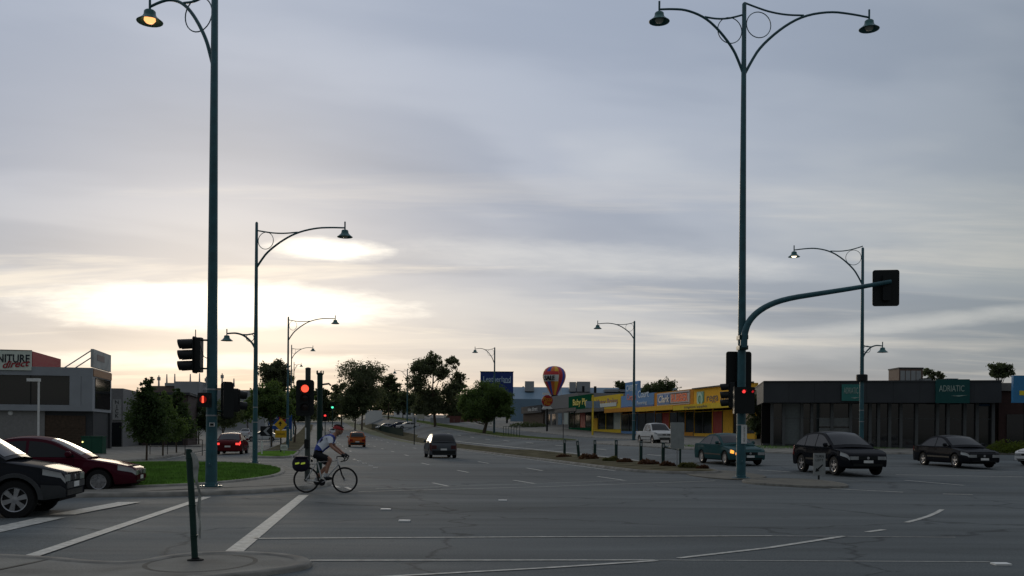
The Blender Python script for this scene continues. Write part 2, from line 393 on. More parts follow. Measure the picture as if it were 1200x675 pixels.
# corner island with lawn, left
isl = smooth_poly(px_poly([(-120, 590), (60, 583.5), (200, 581.5), (270, 579.5), (330, 576), (378, 571), (392, 566), (366, 559), (344, 553), (330, 547), (290, 543.5), (190, 541), (60, 544), (-120, 552)]))
slab('footpath', isl, .09, CONC, kerb=KERB, kind='structure')
lawn = smooth_poly(px_poly([(-110, 578), (120, 576), (200, 574), (270, 569), (318, 562.5), (334, 556.5), (327, 550), (288, 545.5), (190, 543), (60, 546), (-110, 554)]))
slab('lawn', lawn, .13, GRASS, kerb=KERB, kw=.2, kind='structure')
def inside(x, y, pl):
    c = False
    for (a, b), (p, q) in zip(pl, pl[1:]+pl[:1]):
        if (b > y) != (q > y) and x < (p-a)*(y-b)/(q-b)+a: c = not c
    return c
def blades(name, poly, h, n, m, size, base, label):
    xs = [p[0] for p in poly]; ys = [p[1] for p in poly]; mb = MB(); k = 0
    while k < n:
        x = random.uniform(min(xs), max(xs)); y = random.uniform(min(ys), max(ys))
        if not inside(x, y, poly): continue
        k += 1; a = random.uniform(0, 6.28); hh = size*random.uniform(.5, 1.3); z = ground(x, y)+base
        dx, dy = math.cos(a)*.012, math.sin(a)*.012; lx, ly = random.gauss(0, .3)*hh, random.gauss(0, .3)*hh
        mb.add([(x-dx, y-dy, z), (x+dx, y+dy, z), (x+lx, y+ly, z+hh)], [(0, 1, 2)])
    o = mb.build(name, m, None, fix=False, kind='stuff'); tag(o, label, 'grass'); return o
GB = mat('grass_blade', (.11, .22, .032), .8, var=.45, vs_=1.1)
blades('lawn_grass', [p for p in smooth_poly(px_poly([(60, 575), (200, 573), (270, 568.4), (316, 562), (331, 556.5), (325, 550.6), (288, 546), (190, 544), (60, 547)]))], .13, 42000, GB, .07, .128, 'mown green grass of the corner island behind the maroon car')

# kerb island the camera looks over, with its lawn post
fore = smooth_poly(px_poly([(-160, 652), (40, 657), (110, 664.5), (165, 664), (205, 655), (258, 651.5), (315, 653), (352, 658.5), (356, 666), (320, 672), (250, 679), (150, 690), (60, 720), (-250, 800), (-420, 700)]), 2)
fi = slab('traffic_island', fore, .045, CONC, kerb=KERB, kw=.22, kind='structure')
JOINT = mat('joint_dirt', (.10, .095, .08), .95, var=.3)
# round inset and expansion joints in the island top
cpt = gp(236, 664)
ringp = [(cpt.x+.62*math.cos(a*math.pi/16), cpt.y+.75*math.sin(a*math.pi/16)) for a in range(33)]
kerb_line(ringp, .0462, .014, JOINT, fi, 'joint')
for a, b in (((0, 672), (60, 659.5)),):
    A_, B_ = gp(*a), gp(*b); kerb_line([tuple(A_[:2]), tuple(B_[:2])], .0465, .016, JOINT, fi, 'joint')

# central median of the main road
def strip(name, sts, m, h, label=None, kerb=True, **kw):
    """sts = list of (s, t_left, t_right)"""
    rows = []
    for s, a, b in sts:
        r = []
        for f in (0, .25, .5, .75, 1):
            x, y = st2xy(s, lerp(a, b, f)); r.append((x, y, ground(x, y)+h+(.04*(1-abs(2*f-1)))))
        rows.append(r)
    o = MB().grid(rows).build(name, m, None, smooth=60, kind='structure')
    if kerb:
        l = [st2xy(s, a) for s, a, b in sts]; r = [st2xy(s, b) for s, a, b in sts]
        kerb_line(r+l[::-1]+[r[0]], h+.01, .18, KERB, o)
    return o
def st_px(px, py): return xy2st(*gp(px, py)[:2])
a0 = st_px(868, 567); a1 = st_px(640, 541)
med = [(35.0, 14.4, 15.4), (35.6, 13.6, 16.0), (37, 13.0, 16.3)]+[(s, 12.9, 16.2) for s in frange(40, 70, 5)]+[(s, 12.85, 15.6) for s in frange(75, 150, 6)]+[(s, 12.85, 16.5) for s in frange(156, 330, 8)]
strip('median', med, DRY, .1)
# nose of the median beyond the crossing gap
nose = smooth_poly(px_poly([(868, 563.5), (905, 562), (960, 564), (996, 570), (985, 573), (930, 571), (878, 567.5)]), 2)
NOSE = mat('nose_concrete', (.125, .118, .095), .9, var=.3, vs_=1.5, bump=.4)
slab('median_nose', nose, .06, NOSE, kerb=mat('worn_kerb', (.15, .145, .125), .9, var=.3), kw=.12, kind='structure')
slab('median_path', smooth_poly(px_poly([(800, 553), (838, 551), (880, 555), (905, 560), (868, 563), (838, 561.5), (806, 557.5)]), 2), .035, NOSE, kind='structure')
# outer separator between main road and service road, left
strip('grass_separator', [(57, -2.6, -2.0), (58, -3.4, -1.7), (60, -3.9, -1.5)]+[(s, -4.1, -1.4) for s in (64, 68, 72)], GRASS, .1)
strip('dirt_separator', [(s, -4.1, -1.4) for s in frange(76, 330, 6)], DRY, .1)
# footpath and forecourt on the left
strip('footpath', [(51, -30, -10.6), (53, -30, -9.8), (56, -30, -9.4)]+[(s, -30, -9.2) for s in frange(60, 330, 6)], CONC, .1)
# right verge, service road edge and shop footpath
strip('grass_verge', [(84, 22.3, 23.2), (86, 21.8, 24.2), (90, 21.6, 25.2)]+[(s, 21.6, 25.6) for s in frange(95, 330, 6)], mat('verge_turf', (.085, .105, .038), .95, var=.45, vs_=.8, bump=.8, bs=12, spec=0.), .1)
strip('footpath', [(s, 31.5, 60) for s in frange(82, 330, 6)], CONC, .1)
strip('shop_forecourt', [(52, 28, 60), (56, 25.5, 60), (60, 23.6, 60), (66, 22.6, 60), (74, 22.4, 60), (79, 24, 60), (81.5, 27, 60)], CONC, .1)
blades('verge_grass', [st2xy(58, 26), st2xy(58, 40), st2xy(63, 40), st2xy(65, 24.6)], .1, 4000, GB, .12, .11, 'rough grass strip in front of the dark single-storey shop')

# ------------------------------------------------------------------ painted markings
mark_parent = None
def line_xy(p, q, wd, m=PAINT, name='road_marking', dz=.008):
    p = Vector(p); q = Vector(q); d = (q-p); L_ = d.length; d.normalize(); n = Vector((-d.y, d.x))*wd/2
    k = max(1, int(L_/1.25)); rows = []
    for i in range(k+1):
        c = p.lerp(q, i/k); rows.append([(c.x+n.x*e, c.y+n.y*e, ground(c.x+n.x*e, c.y+n.y*e)+dz) for e in (-1, 1)])
    return MB().grid(rows).build(name, m, None, kind='structure')
def line_px(a, b, wd, **k): return line_xy(gp(*a)[:2], gp(*b)[:2], wd, **k)
line_px((22, 657), (243, 582.5), .20)                # crossing lines over the left street
line_px((268, 652), (356, 580.5), .24)
line_px((-80, 638), (60, 607), .5); line_px((72, 603.5), (152, 588.5), .5); line_px((140, 581.2), (178, 578.5), .4)   # stop line
line_px((298, 631.5), (640, 629.5), .09); line_px((640, 629.5), (905, 628.3), .075)
line_px((350, 657.2), (768, 656.8), .08)
line_px((905, 628.3), (1120, 630), .03); line_px((768, 656.8), (1160, 659), .03)
for a, b, w_ in (((380, 680), (640, 666), .08), ((640, 666), (770, 657.5), .09), ((795, 654.5), (900, 642.5), .09), ((900, 642.5), (990, 628.6), .10), ((1016, 623.8), (1036, 621), .11), ((1062, 612.6), (1076, 609), .10), ((1076, 609), (1088, 605.2), .10), ((1088, 605.2), (1097, 601.4), .10), ((1097, 601.4), (1104, 597.4), .10)):
    line_px(a, b, w_)
line_px((420, 576.5), (640, 570.5), .07); line_px((640, 570.5), (838, 563.6), .07)    # far crossing
line_px((440, 573), (640, 566.4), .05); line_px((640, 566.4), (735, 563.3), .05)
for a, b in (((507, 566), (525, 570)), ((602, 563), (627, 567)), ((536, 551.2), (549, 553.8)), ((494, 542.7), (503, 544.8)), ((700, 558.5), (731, 563)), ((617, 548.6), (636, 551.8)), ((560, 541), (573, 543.2)), ((405, 571), (413, 574.5)), ((385, 567), (397, 571.5))):
    line_px(a, b, .11)
for t, s0 in ((5.9, 62), (9.3, 66), (2.6, 75)):
    for k in range(12):
        s = s0+k*12; line_xy(st2xy(s, t), st2xy(s+3, t), .13, dz=.02)
line_xy(st2xy(38, 12.35), st2xy(150, 12.45), .12, dz=.016)
line_xy(st2xy(48, 16.9), st2xy(150, 16.7), .12, dz=.016)
for k in range(9): line_xy(st2xy(50+k*11, 19.2), st2xy(53+k*11, 19.2), .12, dz=.02)
for a, b in (((888, 567.2), (1000, 574.2)), ((1000, 574.2), (1058, 577)), ((1050, 556.5), (1200, 559)), ((1060, 563), (1130, 569)), ((1105, 579), (1140, 580)), ((890, 551), (925, 553)), ((1130, 551), (1200, 553.5))):
    line_px(a, b, .13)
line_xy(st2xy(58, -8.6), st2xy(110, -8.7), .1, dz=.016)
# raised pavement reflectors
RRPM = mat('reflector_white', (.78, .78, .74), .3, var=0)
rr = []
for p in ((440, 548.3), (434, 545.8), (427, 543.3), (421, 540.8), (415.5, 538.8), (452, 597.5), (474, 611), (589, 587), (1173, 662)):
    q = gp(*p); o = MB().box(-.10, .10, -.07, .07, 0, .022).build('road_reflector', RRPM); o.location = q+Vector((0, 0, .002)); rr.append(o)
    o['kind'] = 'structure'

# ------------------------------------------------------------------ lamp standards
MAIN = chaikin([(0, 0), (.055, .10), (.13, .215), (.30, .36), (.47, .455), (.68, .50), (.85, .495), (1, .48)], 2)
UPP = chaikin([(0, .512), (.10, .485), (.20, .462), (.33, .45), (.47, .457)], 2)
def bell(root, loc, sz, lit, n=18):
    x, y, z = loc
    sh = MB().lathe([(.001, .0), (.16*sz, -.01*sz), (.20*sz, -.05*sz), (.21*sz, -.16*sz), (.25*sz, -.24*sz), (.40*sz, -.37*sz), (.46*sz, -.41*sz), (.45*sz, -.425*sz), (.37*sz, -.385*sz), (.22*sz, -.27*sz), (.15*sz, -.2*sz)], n, loc, 'z', False).build('lamp_shade', SHADE, root, smooth=40)
    MB().lathe([(.001, -.15*sz), (.13*sz, -.18*sz), (.19*sz, -.28*sz), (.20*sz, -.37*sz), (.13*sz, -.45*sz), (.001, -.475*sz)], 14, loc).build('bulb', lit or BULB_OFF, sh, smooth=60)
    MB().tube([(x, y, z-.05), (x, y, z+.48*sz)], .045*sz, 8).build('stem', POLE, root, smooth=40)
def lamp_arm(root, zj, vec, V, sz, lit, ring=True, r=.045, thin=1.):
    vx, vy = vec; L_ = math.hypot(vx, vy); k = V/.5
    P = lambda q: (vx*q[0], vy*q[0], zj+q[1]*k)
    MB().tube([P(q) for q in MAIN], [lerp(r*1.15, r*.8, q[0])*thin for q in MAIN], 8).build('arm', POLE, root, smooth=40)
    MB().tube([P(q) for q in UPP], r*.75*thin, 7).build('brace', POLE, root, smooth=40)
    if ring:
        rm = .46*min(1, V/2.0); pts = [P(((rm+.09+rm*math.cos(a*math.pi/14))/L_, .365+rm*math.sin(a*math.pi/14)/k)) for a in range(29)]
        MB().tube(pts, r*.38*thin, 6, caps=False).build('ring', POLE, root, smooth=40)
    e = P((1, .48)); bell(root, (e[0], e[1], e[2]-.12*sz), sz, lit)
def lamp_standard(base, H, arms, label, r0=.13, r1=.065, lean=(0, 0), plinth=True):
    root = thing('lamp_standard', base, 0, label, 'street lamp', 'green lamp standards along the roads')
    n = 14
    MB().tube([(0, 0, -.1), (0, 0, .02), (0, 0, H*.3), (0, 0, H*.62), (0, 0, H-.05), (0, 0, H)], [r0, r0, lerp(r0, r1, .3), lerp(r0, r1, .62), r1, r1*.5], n).build('pole', POLE, root, smooth=40)
    if plinth: MB().lathe([(r0*1.9, 0), (r0*1.9, .025), (r0*1.15, .03), (r0*1.12, .09), (r0*1.02, .1)], n).build('base_plate', POLE, root, smooth=30)
    if r0 > .115:
        hp = B(-.055, .055, -r0*1.02-.008, -r0*.6, .55, 1.0).build('access_hatch', POLE, root); MB().lathe([(.001, -.006), (.012, -.004), (.012, 0)], 8, (0, -r0*1.02-.008, .62), 'y').build('hatch_bolt', STEELG, hp)
        for zz_ in (1.9, 2.6): rr2 = lerp(r0, r1, zz_/H); MB().lathe([(rr2*1.0, -.02), (rr2*1.06, -.018), (rr2*1.06, .018), (rr2*1.0, .02)], n, (0, 0, zz_)).build('band_clamp', STEELG, root, smooth=30)
        for a_ in range(4): MB().tube([(r0*1.6*math.cos(a_*1.571+.78), r0*1.6*math.sin(a_*1.571+.78), .02), (r0*1.6*math.cos(a_*1.571+.78), r0*1.6*math.sin(a_*1.571+.78), .07)], .016, 6).build('anchor_bolt', STEELG, root)
    for zj, vec, V, sz, lit in arms: lamp_arm(root, zj, vec, V, sz, lit)
    root.rotation_euler = (lean[1], lean[0], 0)
    return root
def std(px, d, topy, arms, label, base_h=.1, **k):
    b = col(px, d); b.z += base_h
    H = hz(px, topy, d)-b.z
    aa = []
    for jy, lampx, lampd, endy, sz, lit in arms:
        zj = hz(px, jy, d)-b.z; V = (hz(lampx, endy, d+lampd)-b.z-zj)/.48*.5
        vec = ((lampx-HX)/F*(d+lampd)-b.x, lampd); aa.append((zj, vec, V, sz, lit))
    return lamp_standard(b, H, aa, label, **k)
P1 = col(247, 25.2)
std(248, 25.2, -22, [(84, 172, .9, 8, .78, BULB_ON)], 'tall green lamp standard with one lit orange lamp, at the corner of the lawn', r0=.155, r1=.085)
std(299, 44, 260, [(314, 402.5, -1.2, 267, .78, None), (410, 265, 0, 391, .62, None)], 'lamp standard behind the lawn with a long arm right and a small arm left', r0=.12)
std(337, 82, 371, [(399, 392, -2, 373.5, .8, None)], 'single-arm lamp standard rising behind the red traffic signal', r0=.12)
std(341, 125, 404, [(421, 366, -2, 407.5, .8, None)], 'fourth lamp standard along the left separator, smaller than the one before it', r0=.12)
std(344, 190, 424, [(436, 352.5, -1, 427, .85, None)], 'farthest tiny lamp standard in the left row', r0=.13)
P7d = 33.6
std(868.5, P7d, 3, [(88, 769, -.65, 11, .8, None), (89, 1015, .75, 20.5, .8, None)], 'tallest lamp standard with two unlit arms, carrying the overhead signal arm', r0=.17, r1=.075, base_h=.035)
std(1009.5, 58, 290, [(334, 929, .6, 293, .80, BULB_ON2), (422, 1033.5, 0, 405.5, .72, None)], 'lamp standard with a lit pale lamp in front of the dark single-storey shop', r0=.15, r1=.08)
std(742.5, 92, 376, [(398, 699.5, .5, 379.5, .9, None)], 'lamp standard before the blue shop sign, arm to the left', r0=.16, r1=.09)
std(579, 130, 407, [(427, 556, .5, 409, .95, None)], 'lamp standard beside the round green tree and blue billboard', r0=.15, r1=.09)
std(477, 200, 432, [(445, 462, .5, 434.5, 1.1, None)], 'small far lamp standard between two dark eucalypts', r0=.16, r1=.1)

# the drum-shaped sign box on the pole before the dark shop
b = col(1009.5, 58); z = hz(1009, 443, 58)
o = MB().lathe([(.30, -.22), (.34, -.18), (.34, .18), (.30, .22)], 18).build('equipment_drum', BLK, smooth=40); o.location = (b.x, b.y, z); tag(o, 'black drum-shaped box clamped round the lamp standard above the dark shop roofline', 'equipment box')

# ------------------------------------------------------------------ traffic signals
def rrect(w_, h_, r, n=5):
    pts = []
    for cx, cz, a0_ in ((w_/2-r, h_/2-r, 0), (-w_/2+r, h_/2-r, 90), (-w_/2+r, -h_/2+r, 180), (w_/2-r, -h_/2+r, 270)):
        pts += [(cx+r*math.cos(R(a0_+90*k/n)), cz+r*math.sin(R(a0_+90*k/n))) for k in range(n+1)]
    return pts
def signal_head(parent, loc, rz, lit=None, w_=.55, h_=1.12, rows=3, vis=.24, board=True, lens_r=.105, cols=1):
    """faces local -Y; returned as parts under parent"""
    q = bpy.data.objects.new('signal_head', None); 
    M = Matrix.Translation(loc) @ Matrix.Rotation(rz, 4, 'Z')
    def put(mb, name, m, sm=None, par=parent):
        mb.v = [tuple(M @ Vector(p)) for p in mb.v]; return mb.build(name, m, par, smooth=sm)
    bpy.data.objects.remove(q)
    if board: put(MB().prism(rrect(w_, h_, .09), .0, .018), 'target_board', BLK, 30)
    hs = put(MB().prism(rrect(.27*cols, rows*.29+.06, .05), .019, .19), 'housing', BLK, 30)
    put(MB().prism(rrect(.25*cols, rows*.29+.02, .05), -.03, -.002), 'front_plate', BLK, 30)
    for k in range(rows):
        zc = (rows-1)*.145-k*.29
        for c in range(cols):
            xc = (c-(cols-1)/2)*.27
            on = lit and (k, c) in lit
            put(MB().lathe([(.001, -.045), (lens_r*.7, -.042), (lens_r, -.033), (lens_r, -.02)], 16, (xc, 0, zc), 'y'), 'lens', lit[(k, c)] if on else LENS, 40, hs)
            # cowl visor: open tube, cut lower at the bottom
            vs_, fs = [], []; n = 16
            for i in range(n+1):
                a = R(-50)+R(280)*i/n; cx, cz = math.cos(a)*lens_r*1.15, math.sin(a)*lens_r*1.15
                dep = vis*(0.80+.20*max(0, math.sin(a)*.5+.5))
                vs_ += [(xc+cx, -.03, zc+cz), (xc+cx*1.02, -.03-dep, zc+cz*1.02-.02)]
            fs = [(2*i, 2*i+1, 2*i+3, 2*i+2) for i in range(n)]
            put(MB().add(vs_, fs), 'visor', BLK, 40, hs)
def bar(parent, a, b, r=.025, name='bracket', m=None): MB().tube([a, b], r, 8).build(name, m or POLED, parent, smooth=40)

zb = 0
# signal facing left, on the tall left standard
d = 25.1
xs_ = (227.5-HX)/F*d; zt = hz(232, 395, d); zb_ = hz(232, 437, d)
t = thing('traffic_signal', (xs_, d, (zt+zb_)/2), 0, 'three-lamp signal seen from the side, three visors pointing left, on the lit lamp standard', 'traffic signal', 'traffic signals')
signal_head(t, (0, 0, 0), R(-90), None, w_=.42, h_=.98, vis=.42, lens_r=.125)
px_ = P1.x-xs_
bar(t, (.14, 0, .40), (px_, .05, .40)); bar(t, (.14, 0, -.36), (px_, .05, -.36))
MB().tube([(.12, -.02, .42), (.2, -.12, .2), (.28, -.12, -.05), (px_, -.08, -.12)], .012, 6).build('cable', BLK, t, smooth=50)
MB().tube([(.02, 0, .45), (.02, 0, .68)], .012, 6).build('bracket_rod', BLK, t)
# backs of the two heads on the right of the same standard
xs_ = (266-HX)/F*25.3
t = thing('traffic_signal', (xs_, 25.3, hz(266, 469, 25.3)), 0, 'dark back of a signal board just right of the orange-lit lamp standard', 'traffic signal', 'traffic signals')
signal_head(t, (0, 0, 0), R(180+28), None, w_=.34, h_=1.0, vis=.25)
bar(t, (0, -.1, .3), (P1.x-xs_, -.05, .3)); bar(t, (0, -.1, -.3), (P1.x-xs_, -.05, -.3))
xs_ = (277-HX)/F*25.5
t = thing('traffic_signal', (xs_, 25.6, hz(277, 469, 25.5)), 0, 'small slim signal head tucked right of the dark signal board', 'traffic signal', 'traffic signals')
signal_head(t, (0, 0, 0), R(180-55), None, rows=2, board=False, vis=.22)
bar(t, (-.05, -.05, .2), ((266-277)/F*25.3, -.3, .2)); bar(t, (-.05, -.05, -.2), ((266-277)/F*25.3, -.3, -.2))
# red walking-man lamp on the same standard
xs_ = (240.5-HX)/F*24.9
t = thing('pedestrian_signal', (xs_, 24.82, hz(240, 468.5, 24.9)), 0, 'pedestrian signal with a lit red figure on the lit lamp standard', 'pedestrian signal', 'pedestrian signals')
B(-.15, .15, -.10, .13, -.20, .18).build('housing', BLK, t)
MB().lathe([(.001, 0), (.088, .001), (.092, .012)], 18, (0, -.125, 0), 'y').build('lens', mat('red_glow_dark', (.1, .005, .005), .3, var=0, emit=(1, .03, .03), es=.10), t)
fig = MB().lathe([(.001, .028), (.022, .02), (.028, 0), (.022, -.02), (.001, -.028)], 10, (0, -.135, .068)).tube([(0, -.135, .035), (0, -.135, -.02)], .024, 8).tube([(-.012, -.135, -.02), (-.014, -.135, -.085)], .013, 6).tube([(.012, -.135, -.02), (.014, -.135, -.085)], .013, 6)
fig.build('red_figure', RED_HOT, t, smooth=50)
bar(t, (.1, .1, 0), (P1.x-xs_, .34, 0), .03)
o = B(-.07, .07, -.012, 0, -.05, .05).build('asset_label', WHITE); o.location = ((248.5-HX)/F*25.05, 25.2-.158, hz(248, 497.5, 25)); tag(o, 'small white plate with dark centre on the lit lamp standard', 'label')
B(-.05, .05, -.016, -.0122, -.033, .033).build('dark_panel', BLK, o)

# red signal on its own post, and the post beside it
def post(base, H, r, name, label, cat, m=POLED, top=True):
    t = thing(name, base, 0, label, cat)
    MB().tube([(0, 0, -.15), (0, 0, H)], r, 12).build('shaft', m, t, smooth=40)
    if top: MB().lathe([(r*1.05, H-.02), (r*1.12, H), (r*.8, H+.03), (.001, H+.045)], 12).build('cap', m, t, smooth=40)
    return t
d = 29.5; bs = col(360.5, d); bs.z += .09
t = post(bs, hz(359, 432, d)-bs.z, .085, 'traffic_signal', 'traffic signal with a glowing red top lamp on a dark post behind the cyclist', 'traffic signal', mat('post_grey_green', (.05, .06, .055), .5)); t['group'] = 'traffic signals'
signal_head(t, ((359.2-361.2)/F*d, -.16, hz(359, 466.5, d)-bs.z), R(4), {(0, 0): RED_HOT}, w_=.56, h_=1.13, vis=.10, lens_r=.118)
B(-.075, .075, -.15, -.08, .98, 1.24).build('push_button', BLK, t)
B(-.06, -.025, -.093, -.086, 1.27, 1.62).build('white_reflection', WHITE, t)  # reflection along the post edge, painted as a thin white strip
d = 30.2; bs = col(374.5, d); bs.z += .09
t = post(bs, hz(374, 438, d)-bs.z, .09, 'signal_post', 'bare dark post with a crown of fittings right of the red traffic signal', 'post')
H = hz(374, 438, d)-bs.z
for a in range(5):
    c_, s_ = math.cos(a*1.257+.4)*.11, math.sin(a*1.257+.4)*.11
    MB().tube([(c_*.6, s_*.6, H-.05), (c_, s_, H+.0), (c_, s_, H+.1)], .016, 6).build('fitting', POLED, t)
MB().tube([(.05, 0, H-.35), (.30, -.05, H-.32), (.36, -.05, H-.38)], .03, 8).build('bracket', POLED, t, smooth=40)

# overhead arm and heads on the tall right standard
b7 = col(868.5, P7d); d = P7d
arm_px = chaikin([(869, 408), (869.5, 392), (875, 376), (890, 362), (915, 351.5), (960, 344.5), (1005, 337.5), (1040, 331)], 2)
t = thing('mast_arm', (b7.x, b7.y, 0), 0, 'curved green mast arm reaching right from the tallest lamp standard', 'mast arm')
pts = [((p[0]-HX)/F*d-b7.x, -.22, hz(p[0], p[1], d)) for p in arm_px]
MB().tube(pts, [lerp(.135, .07, i/(len(pts)-1)) for i in range(len(pts))], 12).build('arm_tube', POLE, t, smooth=40)
for zz in (408, 396): B(-.16, .16, -.30, .16, hz(869, zz, d)-.07, hz(869, zz, d)+.07).build('clamp', POLED, t)
xs_ = (1037-HX)/F*d
t = thing('traffic_signal', (xs_, d-.2, hz(1037, 337.5, d)), 0, 'overhead signal board seen from behind at the end of the mast arm', 'traffic signal', 'traffic signals')
signal_head(t, (0, .22, 0), R(180-9), None, w_=.92, h_=1.3, vis=.3, lens_r=.13)
xs_ = (867.5-HX)/F*d
t = thing('traffic_signal', (xs_, d-.1, hz(867, 433, d)), 0, 'upper signal board seen from behind on the tallest lamp standard', 'traffic signal', 'traffic signals')
signal_head(t, (0, .42, 0), R(180), None, w_=.92, h_=1.34, vis=.3)
signal_head(t, (-.30, .45, -.9), R(-112), None, board=False, vis=.32, lens_r=.115)
bar(t, (0, .2, .4), (0, .45, .4), .03); bar(t, (0, .2, -.4), (0, .45, -.4), .03)
t = thing('pedestrian_signal', ((868-HX)/F*d, d-.42, hz(868, 470, d)), 0, 'pedestrian signal with two red dots lit on the tallest lamp standard', 'pedestrian signal', 'pedestrian signals')
B(-.36, .36, -.10, .10, -.46, .48).build('housing', BLK, t)
for x_, r_, m_ in ((-.03, .060, RED_ON), (.28, .042, mat('red_dim', (.2, .01, .01), .3, var=0, emit=(1, .03, .04), es=.35))):
    MB().lathe([(.001, -.03), (r_, -.02), (r_, 0)], 16, (x_, -.11, .32), 'y').build('lens', m_, t, smooth=40)
    MB().add([(x_+math.cos(R(a))*r_*1.3, -.10-dp, .32+math.sin(R(a))*r_*1.3) for a in range(0, 181, 20) for dp in (0, .16)], [(2*i, 2*i+1, 2*i+3, 2*i+2) for i in range(9)]).build('visor', BLK, t, smooth=50)
bar(t, (0, .1, .2), (0, .30, .2), .04); bar(t, (0, .1, -.25), (0, .30, -.25), .04)
o = B(-.10, .10, -.013, 0, -.33, .33).build('pole_notice', WHITE); o.location = ((870.5-HX)/F*d, b7.y-.178, hz(870, 509, d)); tag(o, 'narrow white notice with lettering on the tallest lamp standard', 'notice')
text('CROSS WITH CARE', .075, BLK, o, (0, -.0145, 0), ext=.001, rot=(R(90), R(90), 0), width=.56)

# far signals up the road
def far_signal(px, d, py, lit, label, post_=True):
    b_ = col(px, d); t = thing('traffic_signal', b_, 0, label, 'traffic signal', 'far traffic signals')
    zz = hz(px, py, d)-b_.z
    signal_head(t, (0, -.1, zz), 0, lit, w_=.9, h_=1.5, vis=.15, lens_r=.22)
    MB().tube([(0, 0, 0), (0, 0, zz+.5)], .08, 8).build('shaft', POLED, t)
far_signal(389.5, 180, 475.5, {(2, 0): GREEN_ON}, 'far signal with a green lamp lit, in front of the trees')
far_signal(381, 175, 489, {(0, 0): RED_ON}, 'far signal with a red lamp lit, above the silver car')

# ------------------------------------------------------------------ near leaning post
bs = gp(229, 661); bs.z += .045
t = thing('leaning_post', bs, 0, 'dark green leaning steel post on the near kerb island with torn tape', 'post')
top = Vector(((221.5-HX)/F*bs.y-bs.x, 0, hz(221, 528, bs.y)-bs.z))
MB().tube([(0, 0, -.1), tuple(top*.5), tuple(top)], .038, 14).build('shaft', POLED, t, smooth=40)
MB().lathe([(.039, 0), (.041, .012), (.03, .022), (.001, .026)], 14, tuple(top)).build('cap', POLED, t, smooth=40)
for f in (.22, .50, .93): MB().lathe([(.0385, -.015), (.043, -.013), (.043, .013), (.0385, .015)], 14, tuple(top*f)).build('band', POLED, t, smooth=40)
MB().lathe([(.10, -.004), (.095, .012), (.05, .02), (.04, .035)], 14, (.0, 0, 0)).build('base_collar', UNDER, t, smooth=40)
TAPE = mat('torn_tape', (.32, .33, .30), .6, var=.35, vs_=12)
rows = []
for i in range(15):
    f = i/14; zz = lerp(.98, .20, f)*top.z; off = .045+.05*math.sin(f*2.4)*(1-f)+.035*f+.012*math.sin(f*17); wv = .05*(1-.75*f)+.006
    x0 = top.x*zz/top.z+off; rows.append([(x0-wv*.3, -.03-.02*math.sin(f*9), zz), (x0+wv*.35, -.05, zz+.01), (x0+wv*.8, -.03+.03*math.sin(f*13), zz-.01)])
MB().grid(rows).build('tape', TAPE, t, smooth=70)

# ------------------------------------------------------------------ bollards, rail, signs on the median
whs = WHITE
bl = [(661.5, 535, 515), (678.5, 538, 517), (697, 538, 516), (722, 539.5, 516), (751, 543, 517.5), (777, 545, 519)]
nm = ['first bollard at the far end of the median row, left of the leaning one', 'second bollard from the far end of the median row, leaning left', 'third bollard from the far end of the median row', 'fourth bollard from the far end, right under the blue shop sign', 'fifth bollard of the median row, before the white utility truck', 'nearest bollard of the median row, holding the low rail']
for i, (px, py, ty) in enumerate(bl):
    q = gp(px, py); q.z += .08; hh = max(hz(px, ty, q.y)-q.z, .9)
    t = thing('bollard', q, 0, nm[i], 'bollard', 'dark bollards on the central median')
    MB().tube([(0, 0, -.2), (0, 0, hh)], .085, 12).build('shaft', POLED, t, smooth=40)
    MB().lathe([(.087, hh-.02), (.09, hh), (.06, hh+.02), (.001, hh+.028)], 12).build('cap', POLED, t, smooth=40)
    B(-.04, .04, -.096, -.080, hh-.22, hh-.06).build('reflector', STEELG, t)
    if i == 1: t.rotation_euler = (0, R(-6), 0)
    if i == 5: last = q
q = last; t = thing('low_rail', q, 0, 'short dark rail between the nearest bollard and the grey sign', 'rail')
e = gp(797, 547); L_ = e-q
MB().tube([(.08, -.02, .82), (L_.x, L_.y, .80+L_.z)], .06, 8).build('rail_bar', POLED, t, smooth=40)
MB().tube([(L_.x, L_.y, -.1), (L_.x, L_.y, .84)], .05, 8).build('rail_post', POLED, t, smooth=40)
q = gp(793.5, 549); q.z += .05
t = thing('road_sign', q, 0, 'plain grey back of a road sign on a thin post near the turning green car', 'sign')
dd = q.y; z0, z1 = hz(793, 526, dd)-q.z, hz(793, 495, dd)-q.z; hw = 8/F*dd
MB().prism([(x+.0, z+(z0+z1)/2) for x, z in rrect(hw*2, z1-z0, .05)], -.012, .012).build('sign_plate', mat('sign_back', (.30, .32, .31), .5, metal=.3), t, smooth=30)
MB().tube([(0, .04, -.1), (0, .04, z1)], .03, 8).build('post', STEELG, t, smooth=40)
